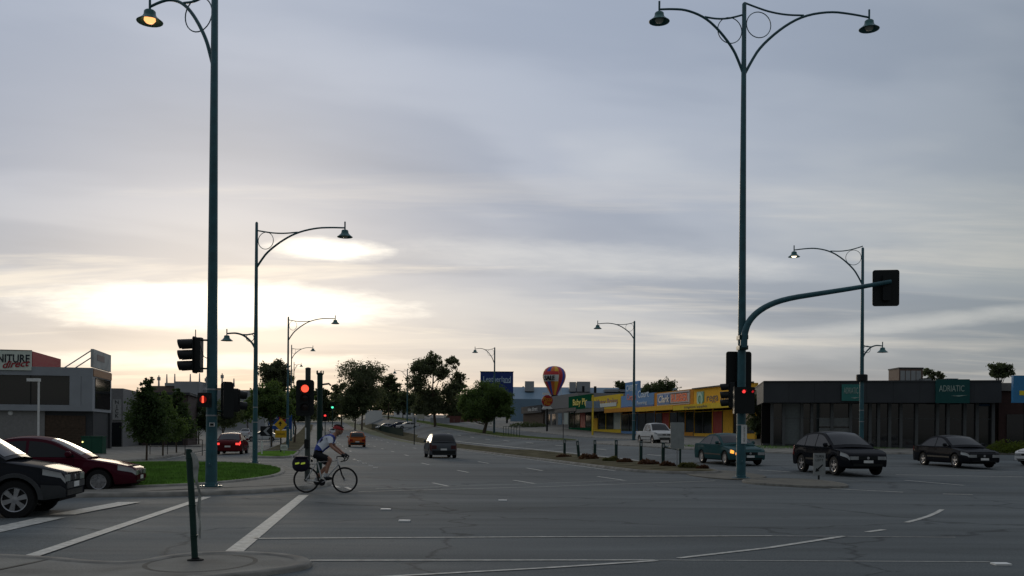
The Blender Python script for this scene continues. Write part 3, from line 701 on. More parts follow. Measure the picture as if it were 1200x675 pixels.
# keep-left sign on the nose
q = gp(960, 563); q.z += .09; dd = q.y
t = thing('turn_sign', q, R(6), 'small white arrow sign low on the median nose before the black wagon', 'sign')
z0, z1 = hz(960, 557, dd)-q.z, hz(960, 531, dd)-q.z; hw = 7.3/F*dd
sg = MB().prism([(x, z+(z0+z1)/2) for x, z in rrect(hw*2, z1-z0, .03)], -.012, .012).build('sign_plate', mat('sign_white', (.27, .28, .27), .5), t, smooth=30)
MB().tube([(0, .04, -.1), (0, .04, z1-.05)], .035, 8).build('post', BLK, t, smooth=40)
zc = (z0+z1)/2
MB().prism([(.11, zc+.0), (.135, zc-.03), (-.04, zc-.20), (-.0, zc-.235), (-.15, zc-.27), (-.12, zc-.13), (-.08, zc-.16)], -.018, -.0125).build('arrow', BLK, sg)
text('TURN', .13, BLK, sg, (0, -.0135, z1-.12), ext=.003, width=hw*1.45); text('LEFT', .12, BLK, sg, (0, -.0135, z1-.25), ext=.003, width=hw*1.3)

# yellow diamond, its plate, chevron board and estate board on the separator
d = 66; q = col(329, d); q.z += .1
YEL = mat('sign_yellow', (.62, .36, .02), .5, var=.08)
t = thing('warning_sign', q, 0, 'yellow diamond warning sign over a yellow plate on the grass separator', 'sign')
zd = hz(329, 497.5, d)-q.z; r_ = 6.0/F*d*1.25
MB().prism([(0, zd+r_), (r_, zd), (0, zd-r_), (-r_, zd)], -.01, .01).build('diamond_plate', YEL, t)
MB().prism([(-.08, zd-.1), (.0, zd-.1), (.0, zd+.05), (.1, zd+.05), (-.04, zd+.24), (-.18, zd+.05), (-.08, zd+.05)], -.016, -.0105).build('symbol', BLK, t)
za, zb_ = hz(329, 513, d)-q.z, hz(329, 504.5, d)-q.z
B(-.40, .40, -.01, .01, za, zb_).build('lower_plate', YEL, t)
text('AHEAD', .2, BLK, t, (0, -.0115, (za+zb_)/2), ext=.002, width=.6)
MB().tube([(0, .05, -.1), (0, .05, zd+r_*.8)], .05, 8).build('post', BLK, t)
d = 80; q = col(312, d)
t = thing('chevron_board', q, 0, 'black board with a white chevron left of the yellow diamond sign', 'sign')
za, zb_ = hz(312, 511, d)-q.z, hz(312, 499.5, d)-q.z; zc = (za+zb_)/2; hh = (zb_-za)/2
B(-.5, .5, -.012, .012, za, zb_).build('board', BLK, t)
MB().prism([(-.25, zc), (.1, zc+hh*.8), (.32, zc+hh*.8), (-.0, zc), (.32, zc-hh*.8), (.1, zc-hh*.8)], -.02, -.0125).build('chevron', STEELG, t)
for x_ in (-.35, .35): MB().tube([(x_, .05, -.1), (x_, .05, zb_)], .03, 8).build('post', STEELG, t)
d = 98; q = col(328, d)
t = thing('estate_board', q, 0, 'blue board with a red panel and white side post behind the yellow sign', 'sign')
za, zb_ = hz(328, 503, d)-q.z, hz(328, 486, d)-q.z
BLUE = mat('board_blue', (.02, .08, .30), .5, var=.1)
B(-1.2, 1.25, -.03, .03, za, zb_).build('board', BLUE, t)
B(-.1, .6, -.045, -.0305, zb_-.75, zb_-.1).build('red_panel', mat('board_red', (.45, .03, .03), .5), t)
B(-1.1, -.25, -.045, -.0305, zb_-.45, zb_-.3).build('white_line', WHITE, t); B(-1.1, .2, -.045, -.0305, za+.35, za+.5).build('white_line', WHITE, t)
B(-1.55, -1.21, -.05, .05, za-.3, zb_).build('white_post', WHITE, t); B(.85, .95, .04, .12, -.1, zb_).build('post', BLK, t); B(-.9, -.8, .04, .12, -.1, zb_).build('post', BLK, t)
d = 62; q = col(333, d); q.z += .1
t = thing('bicycle_sign', q, 0, 'small white sign with a black bicycle mark near the ground on the separator', 'sign')
zc = .42
MB().prism([(x, z+zc) for x, z in rrect(.46, .36, .04)], -.01, .01).build('plate', WHITE, t, smooth=30)
for x_ in (-.1, .1): MB().tube([(x_+.07*math.cos(a*.5236), -.013, zc-.03+.07*math.sin(a*.5236)) for a in range(13)], .011, 5, caps=False).build('wheel_mark', BLK, t)
MB().tube([(-.1, -.013, zc-.03), (-.03, -.013, zc+.07), (.06, -.013, zc+.07), (.1, -.013, zc-.03)], .011, 5).build('frame_mark', BLK, t)
MB().tube([(0, .03, -.1), (0, .03, zc+.1)], .02, 8).build('post', STEELG, t)
# white guide posts on the separator and street furniture on the left footpath
d = 60; q = col(307, d); q.z += .0
o = MB().tube([(0, 0, -.1), (0, 0, .95)], .05, 8).build('guide_post', WHITE, smooth=40); o.location = q; tag(o, 'short white guide post at the mouth of the service road', 'post')
d = 62; q = col(110, d); q.z += .1
GREENB = mat('cabinet_green', (.012, .075, .045), .45, var=.12)
t = thing('signal_cabinet', q, 0, 'dark green traffic control cabinet behind the maroon car', 'cabinet')
zt = hz(110, 511, d)-q.z; hw = 12.3/F*d
B(-hw, hw, -.3, .3, .08, zt-.05).build('body', GREENB, t); B(-hw-.03, hw+.03, -.34, .34, zt-.05, zt).build('lid', GREENB, t)
B(-hw+.05, -.02, -.315, -.301, .15, zt-.12).build('door', GREENB, t); B(.02, hw-.05, -.315, -.301, .15, zt-.12).build('door', GREENB, t); B(-hw-.02, hw+.02, -.32, .32, -.1, .08).build('plinth', CONC, t)
MB().lathe([(.001, -.03), (.05, -.02), (.05, 0)], 10, (-hw*.85, -.32, zt*.68), 'y').build('glint_disc', mat('yellow_glint', (.8, .7, .2), .3, var=0, emit=(1, .85, .3), es=2), t)  # yellow glint given as a small glowing disc
q = col(39, 60); q.z += .1; d = 60
t = thing('service_box', q, 0, 'pale green low service box left of the dark green cabinet', 'cabinet')
zt = hz(39, 515, d)-q.z
B(-.55, .55, -.25, .25, -.1, zt-.06).build('body', mat('pale_green', (.25, .33, .28), .6), t); B(-.58, .58, -.28, .28, zt-.06, zt).build('lid', mat('pale_green', (.25, .33, .28), .6), t)
d = 58; q = col(45, d); q.z += .1
t = thing('car_park_light', q, 0, 'white square-headed post light before the furniture shop', 'street lamp')
zt = hz(45, 444, d)-q.z; 
MB().tube([(0, 0, -.1), (0, 0, zt)], .06, 10).build('post', WHITE, t, smooth=40); B(-.68, .06, -.14, .14, zt-.16, zt+.03).build('lamp_head', WHITE, t)
d = 100; q = col(222, d)
t = thing('small_post_sign', q, 0, 'thin pale post with a little white sign beside the footpath trees', 'sign')
B(-.09, .09, -.02, .02, hz(222, 503, d)-q.z, hz(222, 498, d)-q.z).build('plate', WHITE, t); MB().tube([(0, .04, -.1), (0, .04, hz(222, 471, d)-q.z)], .05, 8).build('post', STEELG, t)

# ------------------------------------------------------------------ vehicles
def car_spec(kind):
    S = dict(
    sedan=dict(L=4.65, W=1.78, fo=.88, wb=2.68, r=.315, sill=.24, zb=.92,
        top=[(0, .60), (.04, .66), (.12, .70), (.55, .80), (1.15, .90), (1.4, .93), (3.5, .97), (4.1, .99), (4.45, .97), (4.58, .90), (4.65, .78)],
        path=[(1.18, .90), (1.60, 1.13), (2.05, 1.36), (2.45, 1.43), (2.9, 1.43), (3.3, 1.36), (3.72, 1.13), (4.02, .97)], bp=[2.62], low=.22),
    hatch=dict(L=3.85, W=1.70, fo=.78, wb=2.45, r=.30, sill=.22, zb=.93,
        top=[(0, .62), (.04, .70), (.15, .76), (.7, .88), (1.0, .93), (2.5, .96), (3.3, .98), (3.65, .98), (3.78, .90), (3.85, .70)],
        path=[(.82, .90), (1.2, 1.16), (1.65, 1.43), (2.1, 1.50), (2.8, 1.49), (3.3, 1.43), (3.55, 1.22), (3.72, .96)], bp=[2.2], low=.22),
    suv=dict(L=4.60, W=1.86, fo=.90, wb=2.72, r=.365, sill=.32, zb=1.05,
        top=[(0, .72), (.04, .80), (.14, .86), (.6, .99), (1.15, 1.05), (1.4, 1.07), (3.6, 1.12), (4.2, 1.15), (4.45, 1.10), (4.56, .98), (4.60, .8)],
        path=[(1.05, 1.03), (1.5, 1.29), (2.0, 1.56), (2.45, 1.645), (3.1, 1.64), (3.7, 1.56), (4.12, 1.35), (4.42, 1.10)], bp=[2.55, 3.45], low=.30),
    boxy=dict(L=4.25, W=1.80, fo=.82, wb=2.50, r=.36, sill=.34, zb=1.08,
        top=[(0, .76), (.02, .84), (.07, .88), (.45, .98), (.95, 1.06), (1.25, 1.10), (3.4, 1.14), (4.0, 1.14), (4.18, 1.10), (4.22, 1.0), (4.25, .8)],
        path=[(.98, 1.08), (1.35, 1.33), (1.75, 1.60), (2.1, 1.70), (2.9, 1.71), (3.7, 1.68), (4.0, 1.55), (4.18, 1.12)], bp=[2.2, 3.15], low=.34),
    ute=dict(L=5.0, W=1.80, fo=.88, wb=3.05, r=.36, sill=.38, zb=1.08,
        top=[(0, .80), (.04, .92), (.14, .98), (.6, 1.05), (1.15, 1.09), (1.4, 1.1), (3.0, 1.10), (3.2, 1.08), (4.9, 1.08), (4.97, 1.0), (5.0, .8)],
        path=[(1.15, 1.06), (1.5, 1.34), (1.85, 1.62), (2.2, 1.70), (2.7, 1.70), (3.0, 1.66), (3.12, 1.45), (3.2, 1.10)], bp=[2.35], low=.38))
    return S[kind]
def body_paint(name, c, rough=.28, metal=.0):
    rough = .26
    return mat('paint_'+name, c, rough, metal=metal, var=.0, spec=0., coat=.17)
def car(name, pos, heading, kind, paint, label, lights=None, group='cars on the roads', trim=None, hub='alloy', detail=True, yaw_steer=0, scale=1., roofcol=None, cladding=None):
    P = car_spec(kind); L, W = P['L'], P['W']; hw0 = W/2
    root = thing(name, pos, heading, label, 'car' if kind != 'ute' else 'utility truck', group); root.scale = (scale,)*3
    trim = trim or BLK
    ws = [P['fo'], P['fo']+P['wb']]; r = P['r']; ra = r+.055
    def hw(a):
        f = max(0, 1-a/.55); g_ = max(0, 1-(L-a)/.5)
        return hw0*(1-.20*f**2.2-.13*g_**2.2)
    def low(a):
        z = P['sill']
        if a < .35: z = lerp(P['low']+.05, P['sill'], a/.35)
        for w_ in ws:
            q = abs(a-w_)
            if q < ra: z = max(z, r+math.sqrt(ra*ra-q*q)*.98)
        return z
    def sec(a):
        zt = interp(a, P['top']); zl = low(a); w_ = hw(a); zs = zt-.05; H_ = zs-P['sill']
        def wz(z):      # tumble of the side
            f = (z-P['sill'])/max(H_, .1); return w_*(.955+.045*math.sin(min(max(f, 0), 1)*2.6+.25))
        pts = [(wz(zl)*.985, zl), (wz(zl+.02), zl+.025)]
        for f in (.25, .5, .72): z = lerp(zl+.025, zs-.04, f); pts.append((wz(z), z))
        pts += [(wz(zs-.04)*.993, zs-.04), (w_*.968, zt-.030), (w_*.92, zt-.012), (w_*.6, zt-.003), (0, zt)]
        return pts
    NS = len(sec(1.))
    def surf(a, k):
        s_ = sec(a); i = min(int(k), NS-2); f = k-i; p, q = s_[i], s_[i+1]
        return (L/2-a, lerp(p[0], q[0], f), lerp(p[1], q[1], f))
    al = sorted(set([0, .02, .05, .1, .16, .24]+frange(.3, L-.3, .09)+[L-.24, L-.16, L-.1, L-.05, L]+[w_+ra*math.cos(k*math.pi/14)*.999 for w_ in ws for k in range(15)]))
    rows = []
    for a in al:
        s_ = sec(a); rows.append([(L/2-a, y, z) for y, z in s_]+[(L/2-a, -y, z) for y, z in reversed(s_[:-1])])
    mb = MB().grid(rows); m_ = len(rows[0]); mb.f.append(tuple(range(m_))); mb.f.append(tuple(reversed(range((len(rows)-1)*m_, len(rows)*m_))))
    body = mb.build('body', paint, root, smooth=32)
    # dark underbody and wheel wells
    un = MB().box(-L/2+.12, L/2-.12, -hw0*.68, hw0*.68, P['low']-.03, .72)
    for w_ in ws: pass
    un.build('underbody', UNDER, root)
    # cabin
    path = chaikin(P['path'], 2); zb = P['zb']-.02; zr = max(q[1] for q in path)
    wbse, wrf = hw0*.915, hw0*.70
    def wzc(z): return lerp(wbse, wrf, min(max((z-zb)/(zr-zb), 0), 1)**1.15)
    def pz(a): return interp(a, path)
    n = len(path); rows = []
    def pn(i):
        a, b_ = path[max(i-1, 0)], path[min(i+1, n-1)]; d_ = Vector((b_[0]-a[0], b_[1]-a[1])).normalized(); return Vector((-d_.y, d_.x))
    def top_pt(i, j, off=0.):
        a, z = path[i]; nr = pn(i); k_ = .055*(1-j*j)+off
        return (L/2-(a+nr.x*k_), j*wzc(z)*(1.0), z+nr.y*k_)
    js = [-1, -.93, -.7, -.35, 0, .35, .7, .93, 1]
    cab = MB().grid([[top_pt(i, j) for j in js] for i in range(n)])
    for sgn in (-1, 1):
        rr_ = []
        for a, z in path:
            rr_.append([(L/2-a, sgn*wzc(lerp(zb-.1, z, f)), lerp(zb-.1, z, f)) for f in (0, .33, .66, 1)])
        cab.grid(rr_)
    cab.build('cabin', roofcol or paint, root, smooth=38)
    # glass
    fr = [i for i in range(n) if path[i][0] <= path[n//2][0] and zb+.05 < path[i][1] < zr-.045]
    re = [i for i in range(n) if path[i][0] > path[n//2][0] and zb+.07 < path[i][1] < zr-.05]
    for nm_, idx in (('windscreen', fr), ('rear_window', re)):
        if len(idx) > 1: MB().grid([[top_pt(i, j*.90, .007) for j in (-1, -.8, -.4, 0, .4, .8, 1)] for i in idx]).build(nm_, CARGL, root, smooth=50)
    a0_, a1_ = path[0][0], path[-1][0]; edges = [a0_+.18]+P['bp']+[a1_-.16]
    for sgn in (-1, 1):
        for e0, e1 in zip(edges, edges[1:]):
            tp, bt = [], []
            for a in frange(e0+.035, e1-.035, .08):
                zt = pz(a)-.075; zl = zb+.045
                if zt > zl+.03:
                    tp.append((L/2-a, sgn*(wzc(zt)+.006), zt)); bt.append((L/2-a, sgn*(wzc(zl)+.006), zl))
            if len(tp) > 1: MB().grid([tp, bt]).build('side_window', CARGL, root)
    # lamps
    lt = lights or {}
    for sgn in (-1, 1):
        def patch(a_, b_, k0, k1, off=.008, na=5, nk=4):
            rows_ = []
            for a in frange(a_, b_, (b_-a_)/na):
                rr_ = []
                for k in frange(k0, k1, (k1-k0)/nk):
                    x, y, z = surf(a, k); rr_.append((x+off*(1 if a < L/2 else -1), sgn*(y+off), z+off*.3))
                rows_.append(rr_)
            return MB().grid(rows_)
        zf = interp(.03, P['top']); fw = hw(0)
        hl = patch(.0, .36, 4.6, 5.9) if kind == 'boxy' else patch(.0, .42, 4.4, 6.0); hl.box(L/2-.01, L/2+.014, *sorted((sgn*fw*.52, sgn*fw*.97)), zf-.17, zf-.045)
        hl.build('headlight', lt.get('head', CLEAR), root, smooth=40)
        if kind in ('sedan', 'hatch', 'suv', 'boxy'):
            ind = lt.get('ind')
            if ind and sgn == ind[0]: MB().box(L/2-.0, L/2+.03, *sorted((sgn*fw*.78, sgn*fw*1.02)), zf-.17, zf-.06).build('indicator', AMBER_ON, root); patch(.1, .3, 4.1, 6.0, .016).build('indicator', AMBER_ON, root)
        zr_ = interp(L-.06, P['top']); rw = hw(L)
        k_t = (3.2, 6.2) if kind != 'hatch' else (2.6, 6.2)
        tl = patch(L-(.20 if kind == 'sedan' else .34), L-.0, *((4.2, 6.1) if kind == 'sedan' else k_t)); tl.box(-L/2-.014, -L/2+.01, *sorted((sgn*rw*(.68 if kind == 'sedan' else .60), sgn*rw*.985)), zr_-(.22 if kind == 'sedan' else .30), zr_-.08)
        tl.build('taillight', lt.get('tail', TAIL), root, smooth=40)
        # mirror
        mx = L/2-path[0][0]-.42; MB().lathe([(.001, -.09), (.06, -.085), (.085, -.03), (.08, .05), (.001, .08)], 10, (mx, sgn*(wbse+.10), zb+.12), 'y').build('mirror', paint if detail else trim, root, smooth=50)
        MB().tube([(mx, sgn*wbse*.97, zb+.07), (mx, sgn*(wbse+.08), zb+.10)], .025, 6).build('mirror_stalk', trim, root)
        if detail:
            for e0, e1 in zip(edges, edges[1:]):
                xh = L/2-(e1-.12); yh = surf(e1-.12, 5)[1]; MB().box(xh-.09, xh+.09, *sorted((sgn*(yh-.01), sgn*(yh+.025))), surf(e1-.12, 5)[2]-.06, surf(e1-.12, 5)[2]-.03).build('door_handle', trim if cladding else paint, root)
            for e in [edges[0]+.12]+P['bp'][:1]+[min(edges[-1], ws[1]-.28)]:    # door shut lines
                patch(e, e+.010, .6, 5.9, .002, 1, 8).build('door_seam', UNDER, root)
            patch(ws[0]+ra+.04, ws[1]-ra-.04, 2.2, 2.65, .012, 6, 1).build('side_moulding', trim, root)
        if cladding:
            MB().lathe([(.001, .03), (.07, .022), (.08, 0)], 14, (L/2-.09, sgn*hw(.05)*.90, .50), 'x').build('fog_lamp', CLEAR, root, smooth=40); B(L/2-.14, L/2-.085, *sorted((sgn*hw(.05)*.78, sgn*hw(.05)*1.01)), .40, .60).build('fog_lamp_surround', BLK, root)
            patch(.0, ws[0]-ra-.02, .0, 3.1, .012).build('bumper_cladding', cladding, root, smooth=40)
            patch(ws[0]+ra+.01, ws[1]-ra-.01, .0, 1.9, .012).build('sill_cladding', cladding, root, smooth=40)
            patch(ws[1]+ra+.02, L, .0, 3.1, .012).build('bumper_cladding', cladding, root, smooth=40)
            # arch flare
            for w_ in ws:
                rr_ = []
                for k in range(17):
                    a_ = math.pi*k/16; rr_.append([(L/2-(w_-math.cos(a_)*q), sgn*(hw(w_)*.99+o_), r+math.sin(a_)*q) for q, o_ in ((ra-.015, -.02), (ra-.005, .028), (ra+.06, .024), (ra+.075, -.01))])
                MB().grid(rr_).build('wheel_arch', cladding, root, smooth=40)
    zf = interp(.03, P['top']); fw = hw(0)
    B(L/2-.01, L/2+.012, -fw*.48, fw*.48, zf-.16, zf-.05).build('grille', BLK, root)
    B(L/2-.01, L/2+.010, -fw*.80, fw*.80, P['low']+.07, P['low']+.17).build('lower_intake', BLK, root)
    MB().lathe([(.001, .022), (.05, .018), (.055, 0)], 12, (L/2, 0, zf-.105), 'x').build('badge', ALLOY, root)
    B(L/2, L/2+.03, -fw*.92, fw*.92, zf-.30, zf-.185).build('front_bumper', cladding or paint, root)
    pl = B(L/2+.031, L/2+.04, -.19, .19, zf-.29, zf-.19).build('number_plate', WHITE, root)
    zr_ = interp(L-.06, P['top']); rw = hw(L)
    B(-L/2-.03, -L/2, -rw*.95, rw*.95, P['sill']+.05, P['sill']+.26).build('rear_bumper', trim if kind == 'hatch' else paint, root)
    B(-L/2-.022, -L/2-.012, -.19, .19, zr_-.38, zr_-.27).build('number_plate', WHITE, root)
    # wheels
    for w_ in ws:
        for sgn in (-1, 1):
            c = (L/2-w_, sgn*(hw(w_)-.115), r)
            wl = bpy.data.objects.new('wheel', None); COL.objects.link(wl); wl.parent = root; wl.location = c
            tw = .10; rimr = r*.66
            MB().lathe([(rimr*.95, -tw), (r*.93, -tw), (r*.985, -tw*.75), (r, -tw*.4), (r, tw*.4), (r*.985, tw*.75), (r*.93, tw), (rimr*1.02, tw*.98), (rimr*.95, tw*.6)], 28, (0, 0, 0), 'y', False).build('tyre', RUB, wl, smooth=35)
            o_ = sgn*.088
            rim = MB().lathe([(rimr*1.03, o_), (rimr*.99, o_+sgn*.010), (rimr*.90, o_), (rimr*.86, o_-sgn*.05), (.001, o_-sgn*.055)], 24, (0, 0, 0), 'y', False)
            rim_o = rim.build('rim', mat('rim_dark', (.03, .03, .03), .5, metal=.3) if hub != 'cover' else ALLOY, wl, smooth=30)
            nsp = {'alloy': 5, 'six': 6, 'cover': 7}[hub]
            sp_ = MB().lathe([(rimr*1.02, o_-sgn*.005), (rimr*.99, o_+sgn*.012), (rimr*.88, o_+sgn*.004), (rimr*.87, o_-sgn*.02)], 24, (0, 0, 0), 'y', False)
            sp_.lathe([(rimr*.30, o_-sgn*.02), (rimr*.26, o_+sgn*.004), (.001, o_+sgn*.008)], 14, (0, 0, 0), 'y')
            for k in range(nsp):
                th = 2*math.pi*k/nsp+.3; wsp = rimr*(.17 if hub != 'cover' else .26)
                for q0, q1, w0, w1 in ((.2, .95, wsp*.8, wsp*1.25),):
                    ca, sa = math.cos(th), math.sin(th); vv = []
                    for dep in (o_+sgn*.004, o_-sgn*.04):
                        for q_, s_ in ((q0, -w0), (q0, w0), (q1, w1), (q1, -w1)): vv.append((ca*q_*rimr-sa*s_, dep, sa*q_*rimr+ca*s_))
                    sp_.add(vv, [(0, 1, 2, 3), (7, 6, 5, 4), (0, 4, 5, 1), (1, 5, 6, 2), (2, 6, 7, 3), (3, 7, 4, 0)])
            sp_.build('spokes', ALLOY, wl, smooth=30)
    return root
def flat_pos(px, d): return col(px, d)
def head(dx, dy): return math.atan2(dy, dx)
HV = math.atan2(v.y, v.x); HU = math.atan2(u.y, u.x)

CLAD = mat('grey_cladding', (.045, .048, .05), .55, var=.12)
# near black SUV, left edge
c = Vector(((94-HX)/F*17.4-.43, 18.2, 0)); c -= Vector((math.cos(HV), math.sin(HV), 0))*2.16; c.z = ground(c.x, c.y)
car('sport_utility_car', c, HV, 'boxy', body_paint('charcoal', (.016, .018, .022), .25), 'charcoal four-wheel-drive cut by the left edge, waiting at the stop line', cladding=CLAD, hub='six', lights={'head': CLEAR})
# maroon sedan
c = Vector(((170-HX)/F*24.6-.36, 25.3, 0)); c -= Vector((math.cos(HV), math.sin(HV), 0))*2.35; c.z = ground(c.x, c.y)
car('sedan_car', c, HV, 'sedan', body_paint('maroon', (.062, .009, .018), .25), 'maroon sedan waiting beyond the charcoal four-wheel-drive', hub='cover')
# cars going away on the main road
car('hatchback_car', col(515.5, 59), HU+R(0), 'hatch', body_paint('dark_grey', (.085, .092, .10), .3), 'dark grey hatchback seen from behind in the middle of the main road', trim=BLK, lights={'tail': mat('tail_lens_dull', (.07, .02, .02), .2, var=0)})
car('sedan_car', col(418, 96), HU, 'hatch', body_paint('orange', (.42, .11, .025), .35), 'orange hatchback driving away up the main road behind the cyclist')
car('sedan_car', col(391, 178), HU, 'sedan', body_paint('silver', (.5, .51, .52), .3), 'small silver car far up the main road below the far red signal', detail=False)
car('sedan_car', col(272.5, 66), HU+R(-3), 'sedan', body_paint('dark_red', (.10, .012, .015), .3), 'dark red car with glowing brake lights in the left service road', lights={'tail': TAIL_ON})
car('sedan_car', col(275.5, 98), HU, 'sedan', body_paint('pale_blue', (.30, .35, .38), .3), 'pale car ahead of the braking red car', detail=False)
car('sedan_car', col(288, 165), HU, 'sedan', body_paint('silver', (.5, .51, .52), .3), 'distant silver car at the end of the service road', detail=False)
car('sedan_car', col(308, 130), HU+R(90), 'sedan', body_paint('white', (.6, .6, .58), .35, 0.), 'white car parked across the service road behind the chevron board', detail=False)
# right carriageway
car('utility_truck', col(768, 77), HU+math.pi, 'ute', body_paint('white', (.6, .6, .58), .35, 0.), 'white utility truck coming along the far lanes before the orange shop', lights={'head': CLEAR})
car('sedan_car', col(854, 45.2), HU+math.pi, 'sedan', body_paint('teal', (.030, .078, .080), .28), 'teal green sedan with an amber indicator lit, partly behind the lamp standard', lights={'ind': (-1,)}, hub='cover')
car('sport_utility_car', col(982, 37.4), HU+math.pi-R(3), 'suv', body_paint('black', (.012, .013, .016), .22), 'black rounded crossover wagon behind the small arrow sign', hub='alloy')
car('sedan_car', col(1119, 44), HU+math.pi-R(6), 'sedan', body_paint('black', (.012, .013, .016), .22), 'black sedan at the right in front of the dark shop', hub='alloy')
c = col(1243, 46); car('sedan_car', c, head(-.9, -.4), 'sedan', body_paint('white', (.6, .6, .58), .35, 0.), 'white car just entering at the right edge beside the hedge')
# parked cars far right of the median fence
for i, (px, d, cl, lb) in enumerate(((478, 190, 'white', 'white parked car right of the far lamp standard'), (467, 205, 'navy', 'dark blue parked car left of the white parked car'), (452, 225, 'silver', 'silver parked car at the left end of the far parked row'))):
    cc = {'white': (.6, .6, .58), 'navy': (.02, .03, .06), 'silver': (.5, .51, .52)}[cl]
    car('parked_car', col(px, d), HU+R(100), 'sedan', body_paint(cl, cc, .3), lb, detail=False, group='far parked cars')

# ------------------------------------------------------------------ bicycle and rider
bd = 24.3; bp_ = gp(359.3, 579.3); bd = bp_.y
sc_b = 1.0
bro = Vector(((359.3-HX)/F*24.4, 24.4, 0)); bro.z = ground(bro.x, bro.y)
BH = R(0)
FRAMEW = mat('frame_white', (.62, .62, .60), .3, var=.05); DARKM = mat('dark_metal', (.02, .02, .022), .4, metal=.5)
bike = thing('bicycle', bro, BH, 'white-framed drop-bar road bicycle ridden to the right across the junction', 'bicycle')
RA, FA, BBk = Vector((0, 0, .335)), Vector((1.0, 0, .335)), Vector((.42, 0, .275))
ST, HT, HB = Vector((.29, 0, .80)), Vector((.80, 0, .86)), Vector((.835, 0, .74))
MB().tube([BBk, ST], .018, 10).tube([ST, HT+Vector((0, 0, -.02))], .016, 10).tube([BBk, HB], .02, 10).tube([HT+Vector((-.006, 0, .03)), HB], .021, 10).tube([ST, (.18, .05, .64), (.0, .065, .335)], .009, 8).tube([ST, (.18, -.05, .64), (.0, -.065, .335)], .009, 8).tube([BBk, (0, .065, .335)], .010, 8).tube([BBk, (0, -.065, .335)], .010, 8).build('frame', FRAMEW, bike, smooth=40)
MB().tube([HB, (.86, .045, .69), (.93, .055, .46), (1.0, .055, .335)], .011, 8).tube([HB, (.86, -.045, .69), (.93, -.055, .46), (1.0, -.055, .335)], .011, 8).build('fork', DARKM, bike, smooth=40)
for nm_, ax in (('front', FA), ('rear', RA)):
    wl = bpy.data.objects.new('wheel', None); COL.objects.link(wl); wl.parent = bike; wl.location = ax
    MB().lathe([(.310, -.008), (.325, -.014), (.336, -.008), (.339, 0), (.336, .008), (.325, .014), (.310, .008), (.310, -.008)], 48, (0, 0, 0), 'y', False).build('tyre', RUB, wl, smooth=60)
    MB().lathe([(.292, -.009), (.314, -.010), (.314, .010), (.292, .009), (.292, -.009)], 48, (0, 0, 0), 'y', False).build('rim', DARKM, wl, smooth=40)
    sp_ = MB()
    for k in range(24):
        a = 2*math.pi*k/24; sd_ = .03 if k % 2 else -.03
        sp_.tube([(.018*math.cos(a+.9*(1 if k % 4 < 2 else -1)), sd_, .018*math.sin(a+.9*(1 if k % 4 < 2 else -1))), (.296*math.cos(a), 0, .296*math.sin(a))], .0013, 4)
    sp_.build('spokes', STEELG, wl)
    MB().lathe([(.02, -.05), (.022, -.03), (.014, -.02), (.014, .02), (.022, .03), (.02, .05)], 12, (0, 0, 0), 'y').build('hub', ALLOY, wl, smooth=40)
MB().tube([ST, (.255, 0, .93)], .0135, 8).build('seat_post', DARKM, bike, smooth=40)
sd2 = [(x_, w_, z_) for x_, w_, z_ in ((.10, .06, .965), (.13, .07, .972), (.20, .065, .962), (.27, .04, .955), (.34, .022, .955), (.38, .016, .95))]
MB().grid([[(x_, -w_, z_-.03), (x_, -w_*.9, z_-.005), (x_, -w_*.4, z_+.005), (x_, w_*.4, z_+.005), (x_, w_*.9, z_-.005), (x_, w_, z_-.03)] for x_, w_, z_ in sd2]).build('saddle', BLK, bike, smooth=60)
MB().tube([HT+Vector((-.006, 0, .03)), (.79, 0, .94), (.87, 0, .955)], .014, 8).build('stem', DARKM, bike, smooth=40)
hbp = [(.87, 0, .955), (.87, .12, .955), (.885, .20, .955), (.96, .21, .955), (1.02, .21, .93), (1.035, .21, .885), (1.0, .21, .835), (.93, .21, .82)]
for sg_ in (-1, 1):
    MB().tube(chaikin([(a, b*sg_, c) for a, b, c in hbp], 2), .0135, 8).build('handlebar', BLK, bike, smooth=50)
    MB().tube([(1.0, .21*sg_, .95), (1.04, .21*sg_, .985), (1.05, .215*sg_, .95), (1.055, .22*sg_, .88)], [.017, .016, .01, .006], 8).build('brake_lever', BLK, bike, smooth=50)
MB().lathe([(.085, -.004), (.088, 0), (.085, .004)], 28, tuple(BBk+Vector((0, -.055, 0))), 'y').build('chainring', DARKM, bike)
MB().lathe([(.04, -.01), (.045, 0), (.04, .01)], 20, (0, -.045, .335), 'y').build('sprocket', DARKM, bike)
MB().tube([(.42, -.056, .275+.087), (0, -.05, .335+.044)], .004, 5).tube([(.42, -.056, .275-.087), (.05, -.05, .25), (0, -.05, .335-.044)], .004, 5).build('chain', DARKM, bike)
PEDF, PEDR = Vector((.575, -.10, .345)), Vector((.265, .10, .205))
MB().tube([BBk+Vector((0, -.07, 0)), PEDF+Vector((0, .02, 0))], .011, 8).build('crank', ALLOY, bike, smooth=40); MB().tube([BBk+Vector((0, .07, 0)), PEDR+Vector((0, -.02, 0))], .011, 8).build('crank', ALLOY, bike, smooth=40)
for p in (PEDF, PEDR): MB().box(p.x-.045, p.x+.045, p.y-.05 if p.y > 0 else p.y-.04, p.y+.04 if p.y < 0 else p.y+.05, p.z-.012, p.z+.012).build('pedal', BLK, bike)
MB().tube([(.02, .05, .345), (-.02, .06, .70)], .006, 6).tube([(.02, -.05, .345), (-.02, -.06, .70)], .006, 6).tube([(.22, .05, .74), (-.28, .06, .70)], .006, 6).tube([(.22, -.05, .74), (-.28, -.06, .70)], .006, 6).tube([(-.28, -.06, .70), (-.28, .06, .70)], .006, 6).build('luggage_rack', DARKM, bike)
MB().tube([(.0, 0, .70), (-.2, 0, .70)], .004, 4).build('rack_strut', DARKM, bike)
